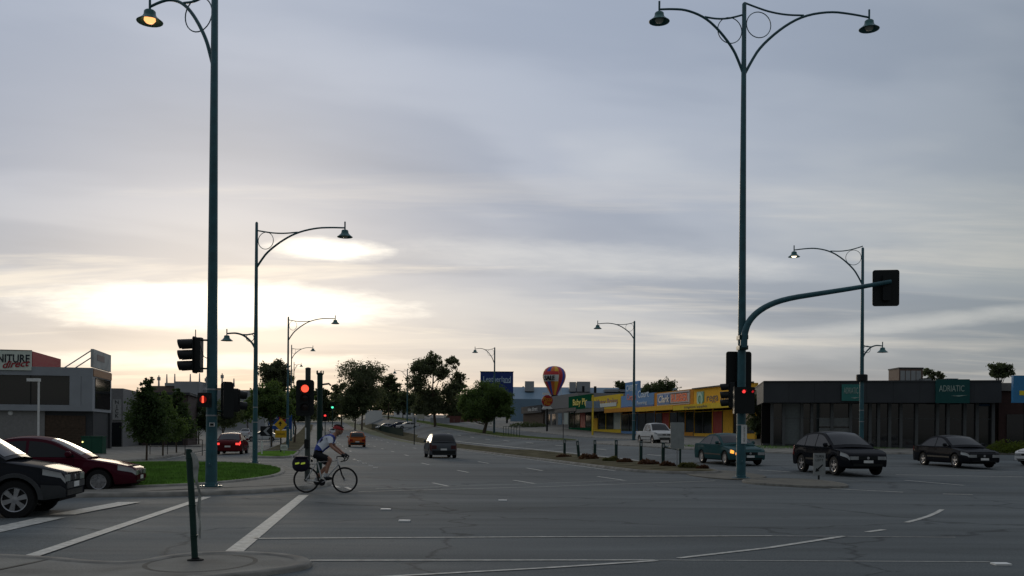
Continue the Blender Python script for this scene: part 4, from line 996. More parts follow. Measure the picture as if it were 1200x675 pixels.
B(.12, .16, -.03, .03, .80, .87).build('rear_light', BLK, bike)
o = MB().lathe([(.001, -.09), (.034, -.085), (.036, .05), (.028, .075), (.018, .085), (.018, .10), (.001, .105)], 12).build('water_bottle', mat('bottle_white', (.6, .62, .62), .4), smooth=40)
o.location = bro+Vector((.50, -.005, .47)); o.rotation_euler = (0, R(-27)*-1, 0); tag(o, 'white water bottle in the cage of the bicycle frame', 'bottle')
# pannier
BAG = mat('bag_dark_purple', (.018, .014, .030), .7, var=.2, vs_=14, bump=.4, bs=25)
t = thing('pannier_bag', bro, BH, 'dark purple rounded pannier bag with two yellow reflective strips over the rear wheel', 'bag')
def blob(prof, ny=9, c=(0, 0)):
    pass
rows = []
for k in range(9):
    f = -1+2*k/8; y_ = f*.13; e = math.sqrt(max(0, 1-abs(f)**3.2))
    rows.append([(-.13+(.205*e+.015)*math.copysign(abs(math.cos(a*math.pi/12))**.8, math.cos(a*math.pi/12)), y_-.06, .745+(.185*e+.015)*math.copysign(abs(math.sin(a*math.pi/12))**.8, math.sin(a*math.pi/12))) for a in range(25)])
mb = MB().grid(rows); mb.f += [tuple(range(24)), tuple(8*25+i for i in reversed(range(24)))]
mb.build('bag_body', BAG, t, smooth=50)
LIME = mat('reflective_lime_glow', (.75, .85, .10), .4, var=0, emit=(.7, .9, .1), es=.12)  # faint glow of its own stands in for the strips' reflection
for x_ in (-.19, -.04): MB().prism([(x_-.055, .735), (x_+.05, .755), (x_+.05, .80), (x_-.055, .78)], -.205, -.196).build('reflective_strip', LIME, t)
MB().box(-.30, .05, -.20, .08, .915, .945).build('top_flap', BAG, t)
MB().tube([(-.30, -.1, .90), (-.38, -.12, 1.0)], .012, 6).build('white_strap', WHITE, t)

# rider: one skinned body, clothing grown from it
SKIN = mat('skin', (.36, .19, .13), .55, var=.12, vs_=9)
J = {}
def jnt(n_, p, r_): J[n_] = (Vector(p), r_)
jnt('pelvis', (.24, 0, 1.04), (.125, .15)); jnt('waist', (.36, 0, 1.19), (.115, .15)); jnt('chest', (.53, 0, 1.34), (.13, .175)); jnt('upper', (.64, 0, 1.435), (.10, .15)); jnt('neck', (.735, 0, 1.505), (.058, .06)); jnt('headb', (.79, 0, 1.575), (.06, .06))
edges_ = [('pelvis', 'waist'), ('waist', 'chest'), ('chest', 'upper'), ('upper', 'neck'), ('neck', 'headb')]
for sg_, kn, an, toe in ((-1, (.66, -.12, .87), (.52, -.11, .44), PEDF), (1, (.55, .12, .72), (.21, .11, .315), PEDR)):
    s_ = 'r' if sg_ < 0 else 'l'
    jnt('hip'+s_, (.27, .095*sg_, .99), (.105, .105)); jnt('thigh'+s_, tuple(Vector((.27, .10*sg_, .99)).lerp(Vector(kn), .5)), (.085, .085)); jnt('knee'+s_, kn, (.058, .058))
    jnt('calf'+s_, tuple(Vector(kn).lerp(Vector(an), .35)+Vector((-.025, 0, 0))), (.056, .054)); jnt('ankle'+s_, an, (.036, .034))
    jnt('heel'+s_, (an[0]-.015, an[1], toe.z+.055), (.036, .034)); jnt('ball'+s_, (toe.x+.02, toe.y, toe.z+.04), (.032, .042)); jnt('toe'+s_, (toe.x+.11, toe.y, toe.z+.035), (.020, .034))
    edges_ += [('pelvis', 'hip'+s_), ('hip'+s_, 'thigh'+s_), ('thigh'+s_, 'knee'+s_), ('knee'+s_, 'calf'+s_), ('calf'+s_, 'ankle'+s_), ('ankle'+s_, 'heel'+s_), ('heel'+s_, 'ball'+s_), ('ball'+s_, 'toe'+s_)]
    jnt('shoulder'+s_, (.65, .185*sg_, 1.43), (.066, .066)); jnt('uarm'+s_, (.655, .205*sg_, 1.34), (.054, .054)); jnt('elbow'+s_, (.68, .225*sg_, 1.215), (.042, .042)); jnt('fore'+s_, (.79, .222*sg_, 1.13), (.041, .041)); jnt('wrist'+s_, (.94, .212*sg_, 1.015), (.028, .030)); jnt('palm'+s_, (1.005, .212*sg_, .985), (.030, .038))
    edges_ += [('upper', 'shoulder'+s_), ('shoulder'+s_, 'uarm'+s_), ('uarm'+s_, 'elbow'+s_), ('elbow'+s_, 'fore'+s_), ('fore'+s_, 'wrist'+s_), ('wrist'+s_, 'palm'+s_)]
    for k, (fx, fy, ln) in enumerate(((1.03, -.026, .95), (1.035, -.009, 1.0), (1.032, .009, .97), (1.025, .026, .85))):   # fingers hook over the hood
        jnt('fa%d' % k+s_, (fx, .212*sg_+fy, .982), (.010, .010)); jnt('fb%d' % k+s_, (fx+.034*ln, .212*sg_+fy, .960), (.0092, .0092)); jnt('fc%d' % k+s_, (fx+.030*ln, .212*sg_+fy, .925), (.008, .008))
        edges_ += [('palm'+s_, 'fa%d' % k+s_), ('fa%d' % k+s_, 'fb%d' % k+s_), ('fb%d' % k+s_, 'fc%d' % k+s_)]
    jnt('ta'+s_, (.985, .212*sg_-.038*sg_, .965), (.012, .012)); jnt('tb'+s_, (1.01, .212*sg_-.045*sg_, .935), (.010, .010)); edges_ += [('palm'+s_, 'ta'+s_), ('ta'+s_, 'tb'+s_)]
names_ = list(J); idx_ = {n_: i for i, n_ in enumerate(names_)}
me = bpy.data.meshes.new('sk'); me.from_pydata([J[n_][0] for n_ in names_], [(idx_[a], idx_[b_]) for a, b_ in edges_], [])
ob = bpy.data.objects.new('sk', me); COL.objects.link(ob)
ob.modifiers.new('skin', 'SKIN'); su = ob.modifiers.new('sub', 'SUBSURF'); su.levels = 2; su.render_levels = 2
for i, n_ in enumerate(names_): me.skin_vertices[0].data[i].radius = J[n_][1]
me.skin_vertices[0].data[idx_['pelvis']].use_root = True
dg = bpy.context.evaluated_depsgraph_get(); bm_me = bpy.data.meshes.new_from_object(ob.evaluated_get(dg)); bpy.data.objects.remove(ob)
rider = thing('person', bro, BH, 'cyclist leaning forward in blue and white jersey, black shorts and red helmet', 'person')
def headmesh():
    mb = MB(); rows = []; c0 = Vector((.84, 0, 1.625)); pitch = R(12)
    for i in range(17):
        ph = math.pi*i/16; z_ = math.cos(ph)*.118; rr_ = math.sin(ph)
        row = []
        for k in range(25):
            a = 2*math.pi*k/24; cx, cy = math.cos(a), math.sin(a)
            x_ = cx*rr_*.098; y_ = cy*rr_*.076
            if z_ < 0: x_ *= lerp(1, .84, -z_/.118) if cx < 0 else 1.0; y_ *= lerp(1, .72, -z_/.118)
            fr_ = max(0, cx)**6
            if abs(cy) < .35: x_ += fr_*(.030*math.exp(-((z_+.018)/.018)**2)+.012*math.exp(-((z_+.058)/.012)**2)+.010*math.exp(-((z_+.085)/.018)**2)-.008*math.exp(-((z_-.012)/.012)**2))
            p = Vector((x_, y_, z_)); p = Matrix.Rotation(pitch, 3, 'Y') @ p; row.append(tuple(c0+p))
        rows.append(row)
    mb.grid(rows)
    for sg_ in (-1, 1): mb.lathe([(.001, -.012), (.026, -.008), (.03, .0), (.022, .008), (.001, .006)], 10, (.832, .078*sg_, 1.615), 'y')
    return mb
bmx = bmesh.new(); bmx.from_mesh(bm_me)
hm = headmesh(); tmp = bpy.data.meshes.new('h'); tmp.from_pydata(hm.v, [], hm.f); bmx.from_mesh(tmp)
bmesh.ops.recalc_face_normals(bmx, faces=bmx.faces)
body_me = bpy.data.meshes.new('body'); bmx.to_mesh(body_me); body_me.materials.append(SKIN); body_me.polygons.foreach_set('use_smooth', [True]*len(body_me.polygons))
bo = bpy.data.objects.new('body', body_me); COL.objects.link(bo); bo.parent = rider
segs = [(J[a][0], J[b_][0], a, b_) for a, b_ in edges_]
def nearest(p):
    best = None
    for a, b_, n0, n1 in segs:
        d_ = b_-a; f = min(max((p-a).dot(d_)/d_.length_squared, 0), 1); q = (p-(a+d_*f)).length
        if best is None or q < best[0]: best = (q, n0, n1, f)
    return best
cls = {}
for f in bmx.faces:
    c = f.calc_center_median(); q, a, b_, fr_ = nearest(c); k = None; pair = a+'-'+b_
    torso = {'pelvis-waist', 'waist-chest', 'chest-upper'}
    if c.x > .755 and c.z > 1.5: k = None
    elif pair in torso: k = 'jersey' if not (a == 'pelvis' and fr_ < .28) else 'shorts'
    elif a == 'upper': k = 'jersey' if not (b_ == 'neck' and fr_ > .55) else None
    elif a.startswith('shoulder'): k = 'jersey'
    elif a.startswith('uarm') and fr_ < .45: k = 'jersey'
    elif a.startswith('pelvis') or a.startswith('hip'): k = 'shorts'
    elif a.startswith('thigh') and fr_ < .62: k = 'shorts'
    elif a.startswith('ankle') and fr_ > .55: k = 'shoe'
    elif a.startswith('heel') or a.startswith('ball'): k = 'shoe'
    elif a.startswith('calf') and fr_ > .72 or a.startswith('ankle'): k = 'sock'
    elif a.startswith('wrist') and fr_ > .2 or a.startswith('palm') or a[:2] in ('fa', 'fb', 'ta'): k = 'glove'
    if k:
        side = '' if k in ('jersey', 'shorts') else ('l' if c.y > 0 else 'r')
        if k == 'jersey':
            n_ = f.normal
            # white flanks, sleeves and yoke; blue elsewhere
            rel = (c-J['waist'][0]); along = rel.x*.7+rel.z*.7
            whit = (a.startswith('shoulder') or a.startswith('uarm')) or (abs(n_.y) > .62 and a != 'pelvis')
            k = 'jersey_white' if whit else 'jersey_blue'
        cls.setdefault((k, side), []).append(f.index)
bmx.faces.ensure_lookup_table(); bmx.verts.ensure_lookup_table()
CM = {'jersey_white': mat('jersey_white', (.78, .82, .88), .7, var=.06), 'jersey_blue': mat('jersey_blue', (.045, .07, .30), .7, var=.12), 'shorts': mat('shorts_black', (.010, .011, .014), .7), 'shoe': mat('shoe_black', (.025, .025, .028), .5), 'sock': mat('sock_white', (.55, .56, .56), .8), 'glove': mat('glove_black', (.02, .02, .022), .7)}
OFF = {'shorts': .010, 'shoe': .010, 'sock': .006, 'glove': .005, 'jersey_white': .013, 'jersey_blue': .013}
for (k, side), fl in cls.items():
    mp = {}; vs_ = []; fs = []
    for i in fl:
        fc = []
        for q in bmx.faces[i].verts:
            if q.index not in mp: mp[q.index] = len(vs_); vs_.append(tuple(q.co+q.normal*OFF[k]))
            fc.append(mp[q.index])
        fs.append(tuple(fc))
    mb = MB(); mb.v = vs_; mb.f = fs; mb.build(k, CM[k], rider, smooth=80)
bmx.free()
# helmet
hc = Vector((.83, 0, 1.665)); rows = []
for i in range(9):
    ph = R(8+88*i/8); row = []
    for k in range(29):
        a = 2*math.pi*k/28; cx, cy = math.cos(a), math.sin(a); rib = 1+.03*math.cos(a*7)*math.sin(ph)
        x_ = cx*math.sin(ph)*.140*rib; y_ = cy*math.sin(ph)*.100*rib; z_ = math.cos(ph)*.105-.012*(cx < -.5)*(i/8)
        p = Matrix.Rotation(R(14), 3, 'Y') @ Vector((x_-.01, y_, z_)); row.append(tuple(hc+p))
    rows.append(row)
mb = MB().grid(rows); mb.f.append(tuple(range(28)))
hel = mb.build('helmet', mat('helmet_red', (.32, .025, .025), .35), rider, smooth=50)
for k in range(-2, 3):
    pts = []
    for i in range(9):
        ph = R(-58+116*i/8); p = Matrix.Rotation(R(14), 3, 'Y') @ Vector((math.sin(ph)*.145-.01, k*.034, math.cos(ph)*.108*math.sqrt(max(.1, 1-(k*.34)**2*.8))+.004)); pts.append(tuple(hc+p))
    MB().tube(pts, .009, 6).build('helmet_vent', BLK, hel, smooth=60)
MB().tube([(.85, -.083, 1.65), (.86, -.07, 1.57), (.885, -.0, 1.51), (.86, .07, 1.57), (.85, .083, 1.65)], .005, 5).build('chin_strap', BLK, hel)
for sg_ in (-1, 1): MB().lathe([(.001, -.010), (.017, -.006), (.019, 0), (.015, .008), (.001, .012)], 8, (.922, .030*sg_, 1.612), 'x').build('glasses_lens', GLASSD, hel)
# small hydration pack on the back
rows = []
for i in range(9):
    f = i/8; c = Vector((.34, 0, 1.33)).lerp(Vector((.60, 0, 1.545)), f); hgt = .085*math.sin(math.pi*min(max(f*.9+.05, 0), 1))**.6; nrm = Vector((-.64, 0, .77)); row = []
    for k in range(11):
        a = math.pi*k/10; row.append(tuple(c-nrm*.04+Vector((0, math.cos(a)*.125, 0))+nrm*math.sin(a)**.7*hgt))
    rows.append(row)
mb = MB().grid(rows); mb.f += [tuple(range(11)), tuple(88+i for i in reversed(range(11)))]
mb.build('backpack', mat('pack_navy', (.02, .022, .075), .7, var=.15), rider, smooth=60)

# ------------------------------------------------------------------ buildings
RZ_V = math.atan2(v.y, v.x)                          # local X = v, Y = u (faces the camera)
RZ_S = math.atan2(-u.y, -u.x)                        # local X = -u, Y = v (shops facing the road)
GREYP = mat('grey_cladding_panel', (.30, .32, .34), .55, var=.08, vs_=.8)
GREYD = mat('grey_dark_wall', (.055, .058, .06), .7, var=.12)
BRICKB = mat('brown_brick', (.075, .052, .036), .85, var=.3, vs_=5)
# --- furniture shop, left
C0 = col(108, 75); 
t = thing('furniture_shop', (C0.x, C0.y, C0.z), RZ_V, 'grey two-storey furniture shop with a wide dark window, at the left edge', 'building')
ppm = F/75
Z = lambda py: hz(108, py, 75)-C0.z
zt, zw1, zw0, zf = Z(431), Z(441), Z(475), Z(482)
wx = -25/ppm
B(-18, 0, .0, 7.0, zw1, zt).build('parapet', GREYP, t)
B(-18, 0, .0, 7.0, zf, zw0).build('sill_band', GREYP, t)
for a, b in ((wx, wx/2-.012), (wx/2+.012, -.0)): B(a, b, .0, .4, zw0+.002, zw1-.002).build('cladding_panel', GREYP, t)
B(-18, -.1, .5, 6.9, -.3, zf+.6).build('inner_wall', GREYD, t)
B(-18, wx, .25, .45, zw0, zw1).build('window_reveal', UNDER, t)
xs = [-18, -15, -12, -9, -4.6, wx]
for a, b in zip(xs, xs[1:]):
    w_ = B(a+.03, b-.03, .18, .22, zw0+.02, zw1-.02).build('window', GLASSD, t); B(b-.03, b+.03, .14, .24, zw0, zw1).build('mullion', BLK, w_)
B(-.12, 0, .4, 7.0, zw0, zw1).build('side_wall', GREYP, t)
B(.004, .05, .9, 6.4, zf+.25, zw1-.05).build('side_window', GLASSD, t)
B(.003, .06, .2, 6.9, Z(440.5), Z(432)).build('orange_fascia', mat('tan_fascia', (.40, .23, .13), .6), t)
# ground floor
B(-18, -3.6, .30, .5, -.3, zf).build('lower_wall', mat('render_grey', (.24, .235, .225), .8, var=.1), t)
bw = B(-3.6, -.6, .38, .5, -.3, zf-.35).build('brick_wall', BRICKB, t)
bk = MB().box(-.30, .30, -.02, .02, -.085, .085); 
me_b = None
for r_ in range(10):
    for c_ in range(5):
        x_ = -3.3+c_*.62+(.31 if r_ % 2 else 0)
        if x_ > -.9: continue
        if me_b is None: ob_ = bk.build('brick', BRICKB, bw); me_b = ob_.data
        else:
            ob_ = bpy.data.objects.new('brick', me_b); COL.objects.link(ob_); ob_.parent = bw
        ob_.location = (x_, .37, .15+r_*.2)
for x_ in (-.35, .0): pass
B(-.5, -.05, .55, .9, -.3, zf).build('column', GREYD, t); B(-.15, .08, 6.3, 6.9, -.3, zf).build('column', GREYD, t)
MB().lathe([(.001, 0), (.16, .02), (.2, .1), (.001, .16)], 12, (-6.1, .2, Z(485)), 'y').build('wall_lamp', WHITE, t, smooth=50)
# sign box on the roof
sx0 = (42-108)/ppm; zs0, zs1 = Z(435.5), Z(413)
WB = mat('sign_cream', (.66, .72, .62), .5, var=.05)
sb = thing('roof_sign', (C0.x, C0.y, C0.z), RZ_V, 'cream roof sign reading FURNITURE direct with a red side panel', 'sign')
B(-13.5, sx0, -.12, .05, zs0, zs1).build('sign_face', WB, sb); B(-13.5, sx0-.02, .051, 8.4, zt+.01, zs1-.03).build('sign_box', mat('sign_red', (.34, .03, .035), .55, var=.08), sb); B(sx0-.019, sx0+.05, .051, 8.4, zt+.01, zs1-.01).build('red_side', mat('sign_red', (.34, .03, .035), .55), sb)
B(-13.5, sx0+.02, -.14, .07, zs1, zs1+.06).build('top_trim', GREYD, sb)
text('FURNITURE', .9, mat('letter_dark', (.02, .028, .035), .5), sb, (sx0-.12-1.80, -.135, zs1-.66), off=.015, width=3.6)
text('direct', .75, mat('letter_red', (.35, .02, .03), .5), sb, (sx0-1.2, -.16, zs1-1.08), shear=.45, off=.01, width=2.0, rot=(R(90), R(-6), 0))
# white billboard over the side face
bb = thing('rooftop_billboard', (C0.x, C0.y, C0.z), RZ_V, 'weathered white billboard propped on the right end of the furniture shop roof', 'billboard')
zq0, zq1 = Z(431), Z(408.5)
B(-.22, .0, .3, 6.8, zq0+.08, zq1).build('panel', mat('billboard_white', (.42, .43, .41), .7, var=.2, vs_=.7), bb)
B(.003, .02, 1.5, 4.2, zq0+.7, zq1-.35).build('faded_picture', mat('faded_red', (.30, .25, .23), .7, var=.2), bb)
for y_ in (.5, 3.0): MB().tube([(-.2, y_, zq1-.1), (-2.2, y_, zt)], .05, 6).build('prop', STEELG, bb)

# --- pale narrow building beyond it
C1 = col(132, 88); t = thing('narrow_shop', C1, RZ_V, 'pale narrow shop with a vertical sign right of the furniture shop', 'building')
Z1 = lambda py: hz(135, py, 88)-C1.z
B(-6, .9, 0, 8, -.3, Z1(455)).build('wall', mat('wall_pale', (.20, .20, .20), .7, var=.1), t)
B(.0, .75, -.12, -.005, Z1(492), Z1(468)).build('sign_panel', mat('sign_pale', (.34, .35, .34), .6), t)
for i, ch in enumerate('NICK'): text(ch, .5, BLK, t, (.38, -.135, Z1(471.5+i*5.3)))
B(-.6, .8, -.04, .1, -.3, Z1(495)).build('door', GLASSD, t)
C1 = col(148, 96); t = thing('brown_building', C1, RZ_V, 'low brown building half hidden by the footpath trees', 'building')
Z1 = lambda py: hz(150, py, 96)-C1.z
B(-2, 6, 0, 8, -.3, Z1(462)).build('wall', mat('wall_brown', (.075, .055, .05), .8), t); B(-2.2, 6.2, -.3, 8.2, Z1(462), Z1(459)).build('roof', GREYD, t)
for a in (0, 2, 4): w_ = B(a, a+1.5, -.06, .1, .1, Z1(485)).build('window', GLASSD, t); B(a-.05, a+1.55, -.10, .1, Z1(485), Z1(485)+.08).build('lintel', GREYD, w_)
# --- far grey industrial building with masts
dF = 230; C2 = col(205, dF); t = thing('industrial_building', C2, 0, 'pale grey flat-roofed industrial block with masts beyond the trees', 'building')
Z2 = lambda py: hz(220, py, dF)-C2.z
PALE = mat('pale_concrete', (.30, .31, .32), .7, var=.1, vs_=.3)
X2 = lambda px: (px-205)/F*dF
B(X2(204), X2(233), 0, 14, -1, Z2(447)).build('wall', PALE, t); B(X2(166), X2(204)-.02, 2, 14, -1, Z2(452)).build('wall', mat('pale_brown', (.16, .12, .11), .8), t); B(X2(233)+.02, X2(300), 3, 14, -1, Z2(456)).build('wall', PALE, t)
B(X2(190), X2(202), 1.5, 5, Z2(452), Z2(448.5)).build('roof_plant', STEELG, t)
for px, h_ in ((178.5, 439), (188, 437.5), (197.5, 437), (216, 437), (227, 436), (235, 440), (240, 437), (254, 436), (268, 442)):
    MB().tube([(X2(px), 4, Z2(452)), (X2(px), 4, Z2(h_))], [.25, .12], 6).build('mast', STEELG, t)
    if px in (178.5, 235, 254): MB().box(X2(px)-.35, X2(px)+.35, 3.8, 4.2, Z2(h_+6), Z2(h_+2)).build('antenna', STEELG, t)

# --- row of shops on the right, facade on the line t = 38
TF = 38.0
def s_of(px): d_ = col_t(px, TF); return xy2st((px-HX)/F*d_, d_)[0]
def shop(px0, px1, topy, name, label, wall, cat='shop', awn=None, fascia=4.0, H=None, front=None, nb=4, awncol=None, depth=14):
    s0, s1 = s_of(px0), s_of(px1); x, y = st2xy(s0, TF); z = ground(*st2xy((s0+s1)/2, TF))+.1; d1 = st2xy(s1, TF)[1]
    Wd = s0-s1; Ht = hz(px1, topy, d1)-z if H is None else H
    t = thing(name, (x, y, z), RZ_S, label, 'shop')
    B(.02, Wd-.02, 0, .35, 2.9, Ht).build('facade', wall, t); B(.05, Wd-.05, .35, depth, 2.9, Ht-.4).build('roof', STEELG, t)
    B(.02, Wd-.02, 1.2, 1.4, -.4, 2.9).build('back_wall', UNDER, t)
    n = nb; w_ = Wd/n
    for i in range(n):
        p = B(i*w_+.06, (i+1)*w_-.06, .10, .14, .35, 2.5).build('window', GLASSD if not (front and i in front) else front[i], t)
        B(i*w_+.06, (i+1)*w_-.06, .06, .16, 2.5, 2.56).build('transom', wall if awncol is None else awncol, p)
        B((i+1)*w_-.06, (i+1)*w_+.06, .05, .2, -.3, 2.9).build('pillar', wall if i % 2 else GREYD, t)
    B(.02, .06, .05, .2, -.3, 2.9).build('pillar', wall, t)
    B(.06, Wd-.06, .02, .18, -.3, .33).build('stallboard', wall, t)
    B(.0, Wd-.0, -2.2, -.02, 2.75, 2.9).build('awning', awncol or GREYD, t); B(.0, Wd, -2.24, -2.2, 2.65, 3.15).build('awning_fascia', awncol or GREYD, t)
    return t, Wd, Ht
DG = mat('shop_green', (.012, .095, .045), .6, spec=0.); YW = mat('shop_yellow', (.80, .56, .07), .6, var=.1, spec=0.); BL = mat('shop_blue', (.19, .34, .58), .6, var=.1, spec=0.); OR = mat('shop_orange', (.60, .28, .06), .65, var=.15, spec=0.)
YO = mat('shop_ochre', (.80, .46, .07), .6, var=.12, spec=0.); YTX = mat('letter_yellow', (.75, .60, .04), .5); PUR = mat('letter_maroon', (.22, .05, .07), .5); ORT = mat('letter_orange', (.80, .13, .02), .5); PALEB = mat('letter_pale_blue', (.55, .70, .80), .5)
REDF = mat('front_red', (.35, .04, .03), .6); LITF = mat('front_pale', (.30, .36, .33), .5)
t, W_, H_ = shop(666, 692.5, 461.5, 'green_shop', 'dark green shop front with yellow lettering', DG, front={2: REDF}, nb=4)
text('Baby Pig', 1.3, YTX, t, (W_*.52, -.03, 4.1), off=.015, width=W_*.62)
t, W_, H_ = shop(693, 727, 461.5, 'yellow_shop', 'yellow shop with maroon lettering and a pale blue stripe on its parapet', YW, front={3: LITF}, nb=4, awncol=GREYD)
text('Motor Brakes', 1.15, PUR, t, (W_*.55, -.03, H_-.85), off=.012, width=W_*.72)
B(W_*.33, W_*.88, -.07, -.003, 3.35, 3.85).build('stripe', mat('stripe_pale', (.40, .48, .46), .5), t); B(W_*.15, W_*.33, -.07, -.003, 3.2, 3.9).build('stripe', DG, t)
B(.8, 2.9, -.02, .095, .35, 1.9).build('poster', YO, t)
t, W_, H_ = shop(727.5, 766, 460, 'blue_shop', 'blue shop with a stepped sign above its parapet', BL, nb=4, awncol=OR)
B(1.6, 6.6, .02, .3, H_+.003, H_+1.65).build('raised_sign', BL, t); text('CARPET', 1.1, PALEB, t, (4.1, -.01, H_+.85), width=4.2)
text('Carpet', 1.0, ORT, t, (W_*.34, -.03, 4.55), width=3.4); text('Court', 1.25, PALEB, t, (W_*.70, -.03, 4.75), width=3.8); text('flooring', .6, PALEB, t, (W_*.66, -.03, 3.75), width=3.6)
B(.02, W_-.02, -.05, -.003, 3.0, 3.45).build('lower_band', mat('band_blue', (.02, .07, .24), .6), t)
t, W_, H_ = shop(766.5, 812, 455.5, 'orange_shop', 'orange shop with a framed blue and white sign reading Clark RUBBER', OR, front={1: REDF}, nb=5, awncol=YO)
fx0, fx1 = W_*.10, W_*.93
B(fx0, fx1, -.10, -.003, 3.30, H_-.12).build('sign_frame', mat('frame_pale', (.48, .47, .48), .6), t)
mid = lerp(fx0, fx1, .42)
B(fx0+.15, mid, -.14, -.101, 3.42, H_-.25).build('blue_panel', mat('panel_blue', (.02, .13, .38), .5), t); B(mid+.1, fx1-.15, -.14, -.101, H_-.34, H_-.26).build('dark_line', GREYD, t); B(mid+.1, fx1-.15, -.14, -.101, 3.42, 3.50).build('dark_line', GREYD, t)
text('Clark', (H_-3.8)*1.05, WHITE, t, (lerp(fx0, mid, .53), -.16, (3.42+H_-.26)/2), shear=.25, off=.02, width=(mid-fx0)*.84)
text('RUBBER', (H_-3.8)*1.12, ORT, t, (lerp(mid, fx1, .5), -.12, (3.42+H_-.26)/2), off=.03, width=(fx1-mid)*.84)
LX = lambda px: s_of(812.5)-s_of(px)
t, W_, H_ = shop(812.5, 884, 448.5, 'ochre_shop', 'ochre yellow shop reading rega matic with a teal emblem', YO, front={2: REDF, 3: YO}, nb=6, awncol=YW)
B(LX(817), LX(825), -.08, -.003, 3.45, H_-.3).build('teal_emblem', mat('emblem_teal', (.14, .36, .30), .5), t)
MB().lathe([(.72, 0), (.72, .03), (.42, .03), (.42, 0), (.72, 0)], 22, (LX(821), -.115, H_-1.1), 'y', False).build('emblem_ring', mat('emblem_pale', (.30, .52, .44), .5), t)
text('rega matic', 1.15, mat('letter_brown', (.10, .07, .05), .5), t, ((LX(828)+LX(863))/2, -.03, H_-1.0), width=LX(863)-LX(828))
B(.1, W_-.1, -.25, -.003, H_, H_+.12).build('coping', GREYD, t)
text('irrigation supplies', .35, mat('letter_brown', (.10, .07, .05), .5), t, (LX(840), -2.25, 2.9), width=5.6)

# yellow pole sign and red disc sign before the shops
def pole_sign_at(px, t_, label, name): 
    d_ = col_t(px, t_); b_ = col(px, d_); b_.z += .1; return thing(name, b_, RZ_V, label, 'sign'), d_, b_
t, d_, b_ = pole_sign_at(694.5, 33.5, 'yellow pole sign with a pale blue top panel before the yellow shop', 'pole_sign')
MB().tube([(0, 0, -.2), (0, 0, hz(694, 463, d_)-b_.z)], .12, 10).build('post', YW, t, smooth=40)
B(-.6*6/4, .9, -.08, .08, hz(694, 478, d_)-b_.z, hz(694, 470, d_)-b_.z).build('panel', mat('panel_pale_blue', (.22, .30, .38), .5), t)
t, d_, b_ = pole_sign_at(641, 33.0, 'round red sign with yellow lettering on a dark post below the balloon', 'round_sign')
zc = hz(641, 469.5, d_)-b_.z; r_ = 6.6/F*d_
MB().lathe([(.001, -.12), (r_*.96, -.12), (r_, -.08), (r_, .08), (r_*.96, .12), (.001, .12)], 28, (0, 0, zc), 'y').build('disc', mat('disc_red', (.34, .02, .015), .5), t, smooth=40)
text('Pizza', .9, mat('letter_gold', (.65, .33, .02), .5), t, (0, -.14, zc+.18), width=r_*1.6); text('Plus', .8, mat('letter_gold', (.65, .33, .02), .5), t, (0, -.14, zc-.42), width=r_*1.1)
MB().prism([(-r_*1.0, zc-r_*1.45), (r_*1.0, zc-r_*1.45), (r_*.6, zc-r_*1.02), (-r_*.6, zc-r_*1.02)], -.06, .06).build('white_base', WHITE, t)
B(-r_*.8, r_*.3, -.05, .05, zc+r_*1.02, zc+r_*1.4).build('white_top', WHITE, t)
MB().tube([(0, 0, -.2), (0, 0, zc-r_*1.45)], .14, 8).build('post', BLK, t)

# --- concrete building and blue roof behind
s0, s1 = s_of(603), s_of(665.5); x, y = st2xy(s0, TF+1.5); z = ground(*st2xy((s0+s1)/2, TF+1))+.1
t = thing('concrete_showroom', (x, y, z), RZ_S, 'grey concrete showroom with a deep plain fascia behind the red round sign', 'building')
Wd = s0-s1; ht = hz(660, 462.5, col_t(660, TF+1.5))-z
B(Wd*.42, Wd, 0, 12, ht-2.2, ht).build('fascia', mat('fascia_grey', (.24, .23, .22), .8, var=.08, spec=0.), t)
B(0, Wd*.42, .2, 12, -.3, ht-1.2).build('wall', BRICKB, t); B(0, Wd*.42, -.2, .19, ht-2.6, ht-1.3).build('sign_band', GREYD, t); text('tiles direct', 1.0, WHITE, t, (Wd*.25, -.22, ht-1.9), width=Wd*.2)
B(Wd*.42, Wd, .5, 12, -.3, ht-2.2).build('wall', mat('showroom_wall', (.17, .165, .155), .8, var=.1), t)
for i in range(5): B(Wd*(.46+.1*i), Wd*(.52+.1*i), .44, .49, .2, ht-3.0).build('window', [GLASSD, GLASSD, mat('blue_pane', (.03, .13, .22), .3), LITF, GLASSD][i], t)
dF = 210; q = col(640, dF)
t = thing('blue_roof_warehouse', (q.x, q.y, q.z), 0, 'long warehouse with pale blue metal roof behind the shops', 'building')
XX = lambda px: (px-640)/F*dF
Zb = lambda py: hz(680, py, dF)-q.z
BR = mat('blue_metal_roof', (.15, .23, .30), .5, var=.08, vs_=.4)
MB().add([(XX(598), 0, Zb(468)), (XX(800), 0, Zb(468)), (XX(800), 8, Zb(452)), (XX(598), 8, Zb(452)), (XX(598), 0, -.5), (XX(800), 0, -.5), (XX(800), 8, -.5), (XX(598), 8, -.5)], [(0, 1, 2, 3), (0, 4, 5, 1), (1, 5, 6, 2), (2, 6, 7, 3), (3, 7, 4, 0)]).build('roof', BR, t)
for a, b_, h_ in ((615, 626, 446), (668, 676, 446.5), (677, 693, 446), (710, 740, 455)): B(XX(a), XX(b_), 4, 7, Zb(458), Zb(h_)).build('roof_unit', STEELG if h_ != 455 else PALE, t)
for a in (684, 698): MB().tube([(XX(a), 2, Zb(460)), (XX(a), 2, Zb(452))], .3, 8).build('flue', BLK, t)
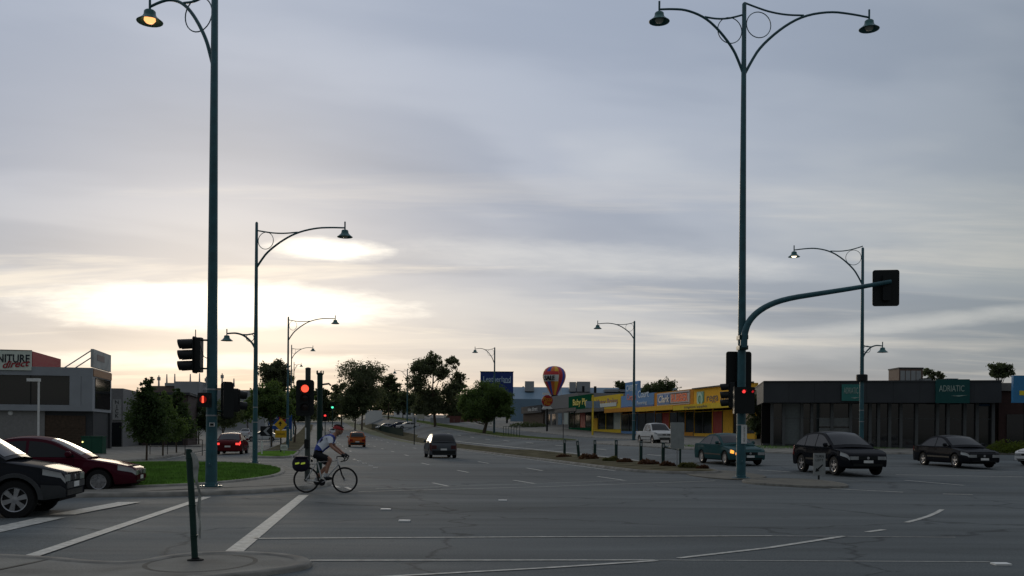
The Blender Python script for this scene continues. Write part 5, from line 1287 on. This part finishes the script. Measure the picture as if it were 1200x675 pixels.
# roof hill behind blue/orange shops: trees added below
# --- SALE balloon
d_ = 165; q = col(649, d_); zc0, zc1 = hz(649, 463, d_), hz(649, 429, d_); r_ = 13.4/F*d_; Hh = zc1-zc0
t = thing('sale_balloon', (q.x, q.y, zc0), 0, 'striped balloon-shaped inflatable with a white SALE panel on the roof behind', 'balloon')
prof = [(.30, 0), (.42, .10), (.66, .28), (.88, .45), (.985, .60), (1.0, .68), (.95, .79), (.80, .89), (.52, .965), (.2, .995), (.001, 1)]
cols_ = [(.75, .42, .05), (.50, .05, .06), (.06, .09, .38), (.65, .16, .04)]
NG = 16
for k in range(NG):
    rows = []
    for rr_, h_ in prof:
        rows.append([(rr_*r_*math.cos(2*math.pi*(k+f)/NG)*(1+.02*math.sin(f*math.pi)), rr_*r_*math.sin(2*math.pi*(k+f)/NG)*(1+.02*math.sin(f*math.pi)), h_*Hh) for f in (0, .25, .5, .75, 1)])
    MB().grid(rows).build('gore', mat('balloon_%d' % (k % 4), cols_[k % 4], .5, var=.06), t, smooth=60)
rows = []
for i in range(7):
    h_ = lerp(.46, .80, i/6); rr_ = interp(h_, [(b_, a) for a, b_ in prof])
    rows.append([(r_*rr_*1.03*math.cos(a), r_*rr_*1.03*math.sin(a), h_*Hh) for a in [R(200+90*j/12) for j in range(13)]])
MB().grid(rows).build('white_panel', WHITE, t, smooth=60)
rows = []
for i in range(3):
    h_ = lerp(.685, .80, i/2); rr_ = interp(h_, [(b_, a) for a, b_ in prof]); rows.append([(r_*rr_*1.045*math.cos(a), r_*rr_*1.045*math.sin(a), h_*Hh) for a in [R(200+90*j/12) for j in range(13)]])
MB().grid(rows).build('red_panel', mat('panel_red', (.55, .05, .05), .5), t, smooth=60)
tx = text('SALE', 1.15, BLK, t, (-r_*.45, -r_*.99, Hh*.56), off=.02, width=r_*.95, ext=.1); tx.rotation_euler = (R(90), 0, R(-25))
B(-r_*.3, r_*.3, -r_*.3, r_*.3, -1.6, -.01).build('fan_base', BLK, t)
for sg_ in (-1, 1): MB().tube([(sg_*r_*.55, -r_*.3, Hh*.2), (sg_*r_*.75, -r_*.3, -1.5)], .04, 5).build('tether', WHITE, t)

# --- blue billboard left of it
d_ = 190; q = col(582, d_); t = thing('blue_billboard', q, 0, 'large dark blue roadside billboard with white lettering behind the round tree', 'billboard')
XX = lambda px: (px-582)/F*d_; Zb = lambda py: hz(582, py, d_)-q.z
B(XX(562.5), XX(601), 0, .5, Zb(470), Zb(436)).build('panel', mat('billboard_blue', (.02, .045, .20), .5, var=.08), t)
B(XX(562), XX(601.5), -.06, .56, Zb(436), Zb(435.2)).build('frame', BLK, t)
text('Leatherland', 1.6, PALEB, t, (XX(582), -.03, Zb(444.5)), width=XX(598)-XX(566)); B(XX(590), XX(598), -.05, -.002, Zb(448.6), Zb(447.6)).build('underline', PALEB, t)
for px in (570, 594): B(XX(px)-.2, XX(px)+.2, .1, .4, -1, Zb(470)).build('leg', BLK, t)

# --- dark single-storey shop, right
pA, pB = col(893, 69), col(1167, 66); dv = (pB-pA); ang = math.atan2(dv.y, dv.x); Wd = Vector((dv.x, dv.y)).length
zb0 = ground(*( (pA+pB)/2)[:2])+.05
t = thing('dark_shop', (pA.x, pA.y, zb0), ang, 'long dark grey single-storey shop with tall windows behind the two black cars', 'building')
Zd = lambda py, px=1030, d_=67.5: hz(px, py, d_)-zb0
ht, hf = Zd(448.5), Zd(472.5)
FAS = mat('fascia_dark', (.062, .066, .070), .6, var=.1, vs_=.6, spec=0.)
ppx = Wd/(1167-893); xp = lambda px: (px-893)*ppx
npan = 9
for i in range(npan): B(Wd*i/npan+.006, Wd*(i+1)/npan-.006, -1.2, -.9, hf, ht).build('fascia_panel', FAS, t)
B(.0, Wd, -1.26, 14, ht, ht+.09).build('coping', GREYD, t); B(0.02, Wd-.02, -.899, 13.9, hf+.02, ht-.02).build('roof_mass', GREYD, t)
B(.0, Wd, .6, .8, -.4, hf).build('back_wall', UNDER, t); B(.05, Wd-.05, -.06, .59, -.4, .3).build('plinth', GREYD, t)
edges_w = [905, 919, 941, 953, 977, 999, 1022, 1032, 1045, 1058, 1076, 1100, 1112, 1131, 1145, 1163]
COLM = mat('column_grey', (.10, .105, .105), .6, var=.1)
for i, (a, b_) in enumerate(zip(edges_w, edges_w[1:])):
    p = B(xp(a)+.11, xp(b_)-.11, .0, .05, .3, hf).build('window', GLASSD if i not in (1,) else mat('pane_pale', (.13, .15, .15), .15), t)
    zm = lerp(.3, hf, .62); B(xp(a)+.11, xp(b_)-.11, -.03, -.001, zm, zm+.05).build('transom', COLM, p)
for a in edges_w: B(xp(a)-.1, xp(a)+.1, -.25, .1, -.4, hf).build('column', COLM, t)
B(xp(962), xp(998), -.12, -.04, Zd(500), Zd(490)).build('notice_panel', mat('notice_grey', (.15, .16, .155), .5), t); B(xp(962), xp(998), -.12, -.04, Zd(507), Zd(502)).build('notice_panel', mat('notice_grey', (.15, .16, .155), .5), t)
TEALS = mat('sign_teal', (.035, .17, .15), .5, var=.08); TEALD = mat('sign_teal_dark', (.010, .075, .070), .5, var=.08); LET = mat('letter_sage', (.34, .42, .37), .5)  # a lighter and a darker teal paint, one per sign
for px0, px1, m_, lb, y0, y1 in ((985.5, 1008, TEALS, 'lighter teal ADRIATIC sign left of the lamp standard', 470.5, 451.5), (1093, 1131, TEALD, 'dark teal ADRIATIC sign on the right part of the dark shop', 473, 446)):
    s_ = thing('shop_sign', (pA.x, pA.y, zb0), ang, lb, 'sign')
    B(xp(px0), xp(px1), -1.36, -1.205, Zd(y0), Zd(y1)).build('panel', m_, s_)
    wx_ = xp(px1)-xp(px0); zc = lerp(Zd(y0), Zd(y1), .60)
    text('ADRIATIC', .62, LET, s_, (xp(px0)+wx_*.47, -1.375, zc), width=wx_*.74)
    MB().prism([(xp(px0)+wx_*.45, zc-.48), (xp(px0)+wx_*.68, zc-.54), (xp(px0)+wx_*.93, zc-.44), (xp(px0)+wx_*.68, zc-.46)], -1.39, -1.361).build('swoosh', LET, s_)
def roof_thing(px0, px1, y0, y1, d_, name, m_, lab, dep=2.0):
    x0, x1 = (px0-HX)/F*d_, (px1-HX)/F*d_; zc = hz(px0, y0, d_); 
    s_ = thing(name, ((x0+x1)/2, d_, zc), 0, lab, 'roof unit'); w2 = (x1-x0)/2; h_ = hz(px0, y1, d_)-zc
    B(-w2, w2, 0, dep, 0, h_*.92).build('casing', m_, s_); B(-w2-.04, w2+.04, -.04, dep+.04, h_*.92, h_).build('lid', GREYD, s_)
    for k in range(4): B(-w2+.1+k*(2*w2-.2)/4, -w2+.1+(k+.85)*(2*w2-.2)/4, -.03, -.002, h_*.15, h_*.8).build('louvre', STEELG, s_)
roof_thing(1053, 1081, 449.5, 430.5, 72, 'roof_unit', mat('unit_brown', (.16, .11, .085), .7), 'brown rooftop plant box on the dark shop')
roof_thing(1084, 1091, 449, 443, 71, 'roof_unit', STEELG, 'small pale rooftop vent right of the brown plant box', 1.)
roof_thing(1109, 1122, 447.5, 443.5, 71, 'roof_unit', BLUE, 'low bluish rooftop vent above the dark teal sign', 1.)
roof_thing(966, 976, 449, 446, 71, 'roof_unit', BLK, 'low black rooftop vent left of the lighter teal sign', 1.)
# neighbour at the right edge
q = col(1170, 66); t = thing('brick_shop', (q.x, q.y, zb0), ang, 'dark red-brown shop with a pale top band at the right edge', 'building')
B(.1, 9, .3, 12, -.4, Zd(458)).build('wall', mat('wall_redbrown', (.055, .030, .026), .8, var=.2), t); B(.1, 9, .1, 12.1, Zd(458), Zd(449)).build('top_band', mat('band_pale', (.17, .165, .155), .7), t)
B(.6, 3.4, .2, .28, .2, Zd(485)).build('window', GLASSD, t)
q = col(1196, 62); t = thing('blue_sign', q, 0, 'bright blue box sign cut by the right edge', 'sign')
zz0, zz1 = hz(1196, 472, 62)-q.z, hz(1196, 440, 62)-q.z
B(-.5, 1.3, 0, .25, zz0, zz1).build('box', mat('sign_bright_blue', (.05, .22, .42), .45, var=.06), t); B(.3, .5, .05, .2, -.2, zz0).build('post', BLK, t); B(-.1, 1.2, -.02, -.001, zz0+.5, zz0+.8).build('yellow_mark', YTX, t)

# ------------------------------------------------------------------ median fence, guard fences
q0 = st2xy(165, 14.7); q1 = st2xy(262, 14.7)
t = thing('median_fence', (q0[0], q0[1], ground(*q0)+.1), 0, 'low dark green fence on the central median leading to the eucalypt', 'fence')
nf = 26; FENCE = mat('fence_green', (.012, .030, .022), .95, spec=.03)
for i in range(nf):
    a = Vector(st2xy(lerp(165, 262, i/nf), 14.7)); b_ = Vector(st2xy(lerp(165, 262, (i+1)/nf), 14.7)); za, zb_ = ground(*a), ground(*b_)
    o_ = Vector((q0[0], q0[1], ground(*q0)+.1)); A3, B3 = Vector((*a, za+.1))-o_, Vector((*b_, zb_+.1))-o_; B3 = A3.lerp(B3, .985)
    nv = Vector((v.x, v.y, 0))*.03
    mb = MB().add([A3-nv, A3+nv, B3+nv, B3-nv]+[p+Vector((0, 0, 1.3)) for p in (A3-nv, A3+nv, B3+nv, B3-nv)], [(0, 3, 2, 1), (4, 5, 6, 7), (0, 1, 5, 4), (1, 2, 6, 5), (2, 3, 7, 6), (3, 0, 4, 7)]); mb.build('panel', FENCE, t)
    MB().tube([A3-Vector((0, 0, .2)), A3+Vector((0, 0, 1.4))], .05, 6).build('post', BLK, t)
# pipe barrier with thin uprights near the round tree
q = col(590, 118); t = thing('pedestrian_barrier', (q.x, q.y, q.z+.1), RZ_S, 'thin pipe barrier right of the round tree by the verge', 'barrier')
for k in range(7): MB().tube([(k*1.6, 0, -.2), (k*1.6, 0, 1.1)], .03, 6).build('upright', POLED, t)
MB().tube([(0, 0, 1.1), (9.6, 0, 1.1)], .03, 6).build('rail', POLED, t)
q = col(176, 62); t = thing('pedestrian_barrier', (q.x, q.y, q.z+.1), RZ_V, 'thin pipe barrier between the young footpath trees', 'barrier')
for k in range(4): MB().tube([(k*1.1, 0, -.2), (k*1.1, 0, 1.0)], .025, 6).build('upright', BLK, t)
for z_ in (.55, 1.0): MB().tube([(0, 0, z_), (3.3, 0, z_)], .025, 6).build('rail', BLK, t)
q = col(660, 98); t = thing('drain_posts', (q.x, q.y, q.z+.1), RZ_S, 'small sign post on the shop side verge', 'post')
MB().tube([(0, 0, -.2), (0, 0, 1.9)], .04, 8).build('shaft', BLK, t); B(-.2, .2, -.02, .02, 1.5, 1.9).build('plate', STEELG, t)
q = col(485.5, 112); q.z += .1
t = thing('thin_post', q, 0, 'thin dark post on the median left of the grey hatchback', 'post')
MB().tube([(0, 0, -.2), (0, 0, hz(497, 494, 112)-q.z+.5)], .055, 8).build('shaft', BLK, t); B(-.25, .25, -.03, .03, hz(497, 494, 112)-q.z-.2, hz(497, 494, 112)-q.z+.5).build('plate', STEELG, t)
# cream block and white building far behind the trees
dF = 330; q = col(468, dF); t = thing('white_house', q, 0, 'small white building seen between the far eucalypts', 'building')
Zb = lambda py: hz(468, py, dF)-q.z
B(-2, 4.5, 0, 8, -2, Zb(478)).build('wall', WHITE, t); MB().prism([(-2.4, Zb(478)), (4.9, Zb(478)), (1.2, Zb(467))], -.3, 8.3).build('roof', PALE, t)
for x_ in (-1, 1.2, 3): B(x_, x_+1, -.06, .1, Zb(486), Zb(480)).build('window', GLASSD, t)
q = col(436, 300); t = thing('grey_wall', q, 0, 'pale grey fence wall at the end of the far carriageway', 'wall')
for k in range(3): B(-2.2+k*1.8, -.42+k*1.8, 0, .3, -1, hz(436, 481, 300)-q.z).build('wall_panel', WHITE, t)
q = col(493, 215); t = thing('cream_sign', q, 0, 'cream board sign by the trunk of the tall eucalypt', 'sign')
B(-.8, .8, 0, .15, .8, 2.6).build('board', mat('cream_board', (.42, .40, .33), .6), t); B(-.7, -.6, .02, .12, -.3, .8).build('leg', BLK, t); B(.6, .7, .02, .12, -.3, .8).build('leg', BLK, t)

# ------------------------------------------------------------------ trees and plants
def tree(name, base, H, Wc, clear, leafs, m_leaf, label, size=.4, bark=BARK, clumps=None, seed=0, conical=False, trunk_r=None, lean=(0, 0), group='trees along the roads', density=1.0, lobes=None, flat=1.0):
    rnd = random.Random(seed); t = thing(name, base, rnd.uniform(0, 6), label, 'tree', group); t.rotation_euler = (0, 0, 0)
    tr = (trunk_r or H*.02)*.8; hc = H-clear
    # lobes: big sub-crowns each carried by a limb
    if lobes is None:
        lobes = []
        n = clumps or 9
        for k in range(n):
            f = (k+.5)/n
            if conical: zz = clear+hc*(.08+.88*f); rad = Wc/2*(1-f)**.75*.72+.12; a = k*2.4; rr_ = rad*.35
            else:
                zz = clear+hc*rnd.uniform(.12, .80); a = k*2.4+rnd.uniform(-.4, .4); rr_ = Wc/2*rnd.uniform(.25, .68)*math.sqrt(max(.15, 1-abs((zz-clear)/hc-.45)*1.2)); rad = Wc/2*rnd.uniform(.40, .58)
            lobes.append((math.cos(a)*rr_, math.sin(a)*rr_*flat, zz, rad))
        if not conical: lobes.append((rnd.uniform(-.1, .1)*Wc, 0, H-Wc*.22, Wc*.22))
    tk = MB(); top = Vector((lean[0], lean[1], clear+hc*(.85 if conical else .55)))
    pts = [Vector((0, 0, -.3)), Vector((0, 0, 0)), top*.35+Vector((rnd.gauss(0, tr), rnd.gauss(0, tr), 0)), top*.7+Vector((rnd.gauss(0, tr), rnd.gauss(0, tr), 0)), top]
    tk.tube(pts, [tr*1.35, tr*1.15, tr*.85, tr*.6, tr*.2], 10)
    for lx, ly, lz, lr in lobes:
        f = min(max((lz-lr)/top.z*.75, .25), .9); s_ = top*f; e = Vector((lx, ly, lz)); m = s_.lerp(e, .5)+Vector((0, 0, -.06*H*rnd.random()))
        tk.tube([s_, m, e], [tr*.45, tr*.3, tr*.1], 6)
    tk.build('trunk', bark, t, smooth=50)
    cr = MB(); vol = sum(l[3]**2 for l in lobes)
    for lx, ly, lz, lr in lobes:
        nl = int(leafs*2.3*lr*lr/vol*density); c = Vector((lx, ly, lz)); nsub = max(5, int(nl/38))
        for sidx in range(nsub):
            d_ = Vector((rnd.gauss(0, 1), rnd.gauss(0, 1), rnd.gauss(0, 1))).normalized()*lr*rnd.random()**.4*1.0; d_.z *= .85; sc_ = c+d_; sr = lr*rnd.uniform(.16, .32)
            for q in range(max(3, nl//nsub)):
                p = sc_+Vector((rnd.gauss(0, 1), rnd.gauss(0, 1), rnd.gauss(0, .75)))*sr*.75
                if p.z < clear*.75: continue
                a = Vector((rnd.gauss(0, 1), rnd.gauss(0, 1), rnd.gauss(0, .8))).normalized(); b_ = a.cross(Vector((rnd.gauss(0, 1), rnd.gauss(0, 1), rnd.gauss(0, 1)))).normalized(); s2 = size*rnd.uniform(.55, 1.25)
                cr.add([p-a*s2*.5, p+b_*s2*.27, p+a*s2*.5, p-b_*s2*.27], [(0, 1, 2, 3)])
    cr.build('crown', m_leaf, t, fix=False)
    return t
def tree_px(px, d, topy, wpx, cleary, leafs, m, label, base_h=.1, **k):
    b_ = col(px, d); b_.z += base_h
    return tree(k.pop('name', 'street_tree'), b_, hz(px, topy, d)-b_.z, wpx/F*d, max(.4, hz(px, cleary, d)-b_.z), leafs, m, label, **k)
# young conical trees on the left footpath
tree_px(172, 50, 438, 58, 512, 5200, LEAF[3], 'tallest young conical tree nearest on the left footpath', size=.17, conical=True, seed=1, name='young_tree', trunk_r=.06, clumps=9, group='young footpath trees')
tree_px(191, 59, 456, 50, 512, 4200, LEAF[1], 'second young footpath tree, lighter green, right of the tallest', size=.19, conical=True, seed=2, name='young_tree', trunk_r=.06, clumps=7, group='young footpath trees')
tree_px(207, 67, 452, 46, 508, 3600, LEAF[3], 'third young footpath tree in front of the grey industrial block', size=.2, conical=True, seed=3, name='young_tree', trunk_r=.06, clumps=7, group='young footpath trees')
tree_px(233, 105, 466, 40, 503, 3000, LEAF[3], 'fourth young footpath tree, beside the lit lamp standard', size=.26, seed=4, name='young_tree', trunk_r=.09, clumps=7, group='young footpath trees')
tree_px(262, 130, 468, 44, 500, 3000, LEAF[2], 'dark round tree behind the dark signal board', size=.3, seed=5, clumps=8)
tree_px(290, 170, 471, 34, 494, 2600, LEAF[1], 'pale far tree left of the separator trees', size=.4, seed=6, clumps=8)
# separator trees
tree_px(322, 140, 421, 42, 470, 5200, LEAF[0], 'tall round eucalypt above the separator behind the red signal', size=.42, seed=11, clumps=9, trunk_r=.22, name='eucalypt')
tree_px(318, 92, 452, 56, 492, 5200, LEAF[1], 'spreading light green tree on the separator above the blue board', size=.28, seed=12, clumps=10, trunk_r=.12)
tree_px(345, 112, 452, 44, 490, 4600, LEAF[1], 'light green tree on the separator hidden behind the red signal', size=.3, seed=13, clumps=9, trunk_r=.14)
tree_px(300, 120, 462, 30, 490, 2600, LEAF[1], 'small pale green tree left of the separator trees', size=.32, seed=14, clumps=7)
tree_px(378, 240, 455, 30, 486, 2600, LEAF[2], 'dark tree behind the far green signal', size=.6, seed=15, clumps=8)
tree_px(400, 260, 445, 36, 488, 3000, LEAF[0], 'rounded eucalypt left of the median eucalypt', size=.6, seed=16, clumps=9, name='eucalypt')
tree_px(424, 250, 425, 56, 476, 7000, LEAF[0], 'big pale-trunked eucalypt on the median beyond the green fence', size=.55, seed=17, clumps=11, bark=BARKP, trunk_r=.32, name='eucalypt')
tree_px(416, 246, 452, 44, 492, 4200, LEAF[2], 'dense dark shrubby tree under the median eucalypt', size=.55, seed=18, clumps=9)
tree_px(455, 280, 437, 34, 478, 3400, LEAF[2], 'narrow dark eucalypt right of the median eucalypt', size=.6, seed=19, clumps=8, name='eucalypt')
tree_px(472, 300, 455, 44, 482, 3600, LEAF[2], 'low dark tree behind the far lamp standard', size=.65, seed=20, clumps=9)
b_ = col(510, 175); k_ = 175/F
def lob(px, py, rpx, dy=0): return ((px-510)*k_, dy, hz(px, py, 175)-b_.z-.1, rpx*k_)
tree('eucalypt', b_+Vector((0, 0, .1)), 15, 10, 3, 10500, LEAF[0], 'tallest broad eucalypt at the middle of the street, gaps of sky in its right side', size=.45, seed=21, trunk_r=.3, lean=(-.5, 0), lobes=[lob(496, 432, 14), lob(507, 422, 11, 1), lob(488, 450, 12, -1), lob(500, 465, 16, 1.5), lob(518, 437, 10, -1.5), lob(529, 425, 8), lob(536, 443, 9, 1), lob(528, 458, 13, -1), lob(512, 478, 15), lob(493, 484, 13, 2), lob(530, 478, 13, 1), lob(541, 455, 6)])
q = col(543, 212); t = thing('brick_fence', q, 0, 'low red-brown brick fence under the trees left of the blue billboard', 'wall')
for k in range(5): B(-3.6+k*1.5, -2.15+k*1.5, 0, .3, -1, hz(543, 487.5, 212)-q.z).build('wall_panel', mat('fence_brick', (.12, .05, .04), .85, var=.2), t)
q = col(515, 205); t = thing('pale_fence', q, 0, 'pale low wall at the foot of the tall eucalypt', 'wall')
for k in range(3): B(-2.0+k*1.4, -.65+k*1.4, 0, .3, -1, hz(515, 489.5, 205)-q.z).build('wall_panel', PALE, t)
tree_px(545, 230, 462, 50, 494, 5200, LEAF[2], 'dark low tree between the tall eucalypt and the round tree', size=.55, seed=22, clumps=9)
b_ = col(567, 128); k_ = 128/F
def lob(px, py, rpx, dy=0): return ((px-567)*k_, dy, hz(px, py, 128)-b_.z-.1, rpx*k_)
tree('round_tree', b_+Vector((0, 0, .1)), 7.5, 7, 1.6, 9500, LEAF[1], 'round spreading green tree on the verge in front of the blue billboard', size=.27, seed=23, trunk_r=.28, lobes=[lob(552, 464, 13), lob(566, 458, 13, 1), lob(581, 460, 13, -1), lob(592, 468, 11), lob(547, 477, 10, 1), lob(560, 475, 14, -1.5), lob(577, 474, 14, 1.5), lob(592, 482, 10, -1), lob(570, 486, 12), lob(551, 488, 9)])
# right side
tree_px(893, 76, 455, 36, 508, 4600, LEAF[2], 'dark dense tree between the ochre shop and the dark shop', size=.25, seed=31, clumps=10, trunk_r=.12)
tree_px(1093, 110, 432, 26, 446, 900, LEAF[0], 'thin open tree top above the dark shop roof', size=.3, seed=32, clumps=7, density=.9)
tree_px(1170, 100, 430, 32, 440, 1300, LEAF[2], 'flat-topped dark tree above the right end of the dark shop', size=.32, seed=33, clumps=8)
tree_px(768, 210, 447, 44, 466, 2400, LEAF[2], 'low dark hilltop trees above the blue and orange shops', size=.6, seed=34, clumps=9)
tree_px(729, 215, 448, 18, 460, 1400, LEAF[2], 'small dark treetop left of the raised carpet sign', size=.5, seed=35, clumps=6)
tree_px(606, 260, 455, 20, 470, 1400, LEAF[2], 'far dark treetop right of the blue billboard', size=.6, seed=36, clumps=6)
# far tree line closing the street
for i, (px, d, ty, wp) in enumerate(((268, 330, 470, 50), (305, 360, 472, 50), (350, 380, 466, 52), (385, 400, 464, 50), (440, 370, 460, 54), (495, 340, 462, 56), (545, 330, 468, 56), (590, 320, 474, 40), (232, 320, 474, 40))):
    tree_px(px, d, ty, wp, 503, 2800, LEAF[2], ['leftmost but one tree of the far line closing the street', 'far tree behind the separator trees', 'far tree behind the red signal', 'far tree at the end of the main road', 'far tree behind the median eucalypt', 'far tree behind the tall eucalypt', 'far tree behind the dark low tree', 'far tree behind the blue billboard', 'leftmost tree of the far line'][i], size=.95, seed=50+i, clumps=9, group='far line of trees')
# low plants
def shrub(name, px, py, wpx, hpx, m, label, leafs, size, cat='shrub', d_=None, base_h=.1, group=None, deep=.6):
    q = gp(px, py) if d_ is None else col(px, d_); q.z += base_h; rnd = random.Random(px); W_ = wpx/F*q.y; H_ = hpx/F*q.y
    cr = MB()
    for k in range(leafs):
        a = rnd.uniform(0, 6.28); rr_ = math.sqrt(rnd.random()); x_, y_ = math.cos(a)*rr_*W_/2, math.sin(a)*rr_*W_/2*deep
        zz = H_*rnd.random()**.7*(1-rr_**3*.6)*(.75+.5*noise.noise(Vector((x_*2.5+px, y_*2.5, 0)))); p = Vector((x_, y_, zz))
        a_ = Vector((rnd.gauss(0, 1), rnd.gauss(0, 1), rnd.gauss(0, 1)+.5)).normalized(); b_ = a_.cross(Vector((rnd.gauss(0, 1), rnd.gauss(0, 1), rnd.gauss(0, 1)))).normalized(); s2 = size*rnd.uniform(.5, 1.3)
        cr.add([p-a_*s2*.5, p+b_*s2*.25, p+a_*s2*.5, p-b_*s2*.25], [(0, 1, 2, 3)])
    t = thing(name, q, 0, label, cat, group); cr.build('foliage', m, t, fix=False)
    st_ = MB()
    for k in range(6): st_.tube([(rnd.gauss(0, .06)*W_, rnd.gauss(0, .05)*W_, -.05), (rnd.gauss(0, .2)*W_, rnd.gauss(0, .15)*W_, H_*.6)], .012, 4)
    st_.build('stems', BARK, t)
REDL = leafmat('leaf_reddish', (.085, .040, .022)); OLV = leafmat('leaf_olive', (.085, .085, .030))
for px, py, wp, hp, m, lb in ((661, 538, 18, 5, REDL, 'reddish ground plant at the far end of the median row'), (690, 540.5, 24, 9, REDL, 'reddish ground plant between the second and third bollard'), (716, 543, 20, 7, OLV, 'olive ground plant by the fourth bollard'), (732, 544.5, 18, 6, REDL, 'reddish ground plant between the fourth and fifth bollard'), (760, 547, 26, 8, REDL, 'reddish ground plant between the fifth and nearest bollard'), (783, 549, 18, 7, REDL, 'reddish ground plant under the low rail'), (807, 551, 26, 8, OLV, 'olive ground plant right of the grey sign'), (823, 552, 14, 5, REDL, 'last small reddish ground plant of the median row')):
    shrub('ground_plant', px, py, wp, hp, m, lb, 500, .13, 'plant', group='ground plants on the median')
shrub('hedge', 1186, 0, 62, 17, leafmat('leaf_lime', (.10, .13, .02)), 'clipped yellow-green hedge at the right edge before the dark shop', 3200, .14, 'hedge', d_=60)
shrub('hedge', 25, 0, 130, 14, LEAF[3], 'dark hedge along the foot of the furniture shop', 3000, .2, 'hedge', d_=68)
shrub('hedge', 620, 0, 46, 7, LEAF[2], 'low dark planting at the foot of the concrete showroom', 1200, .3, 'hedge', d_=160)
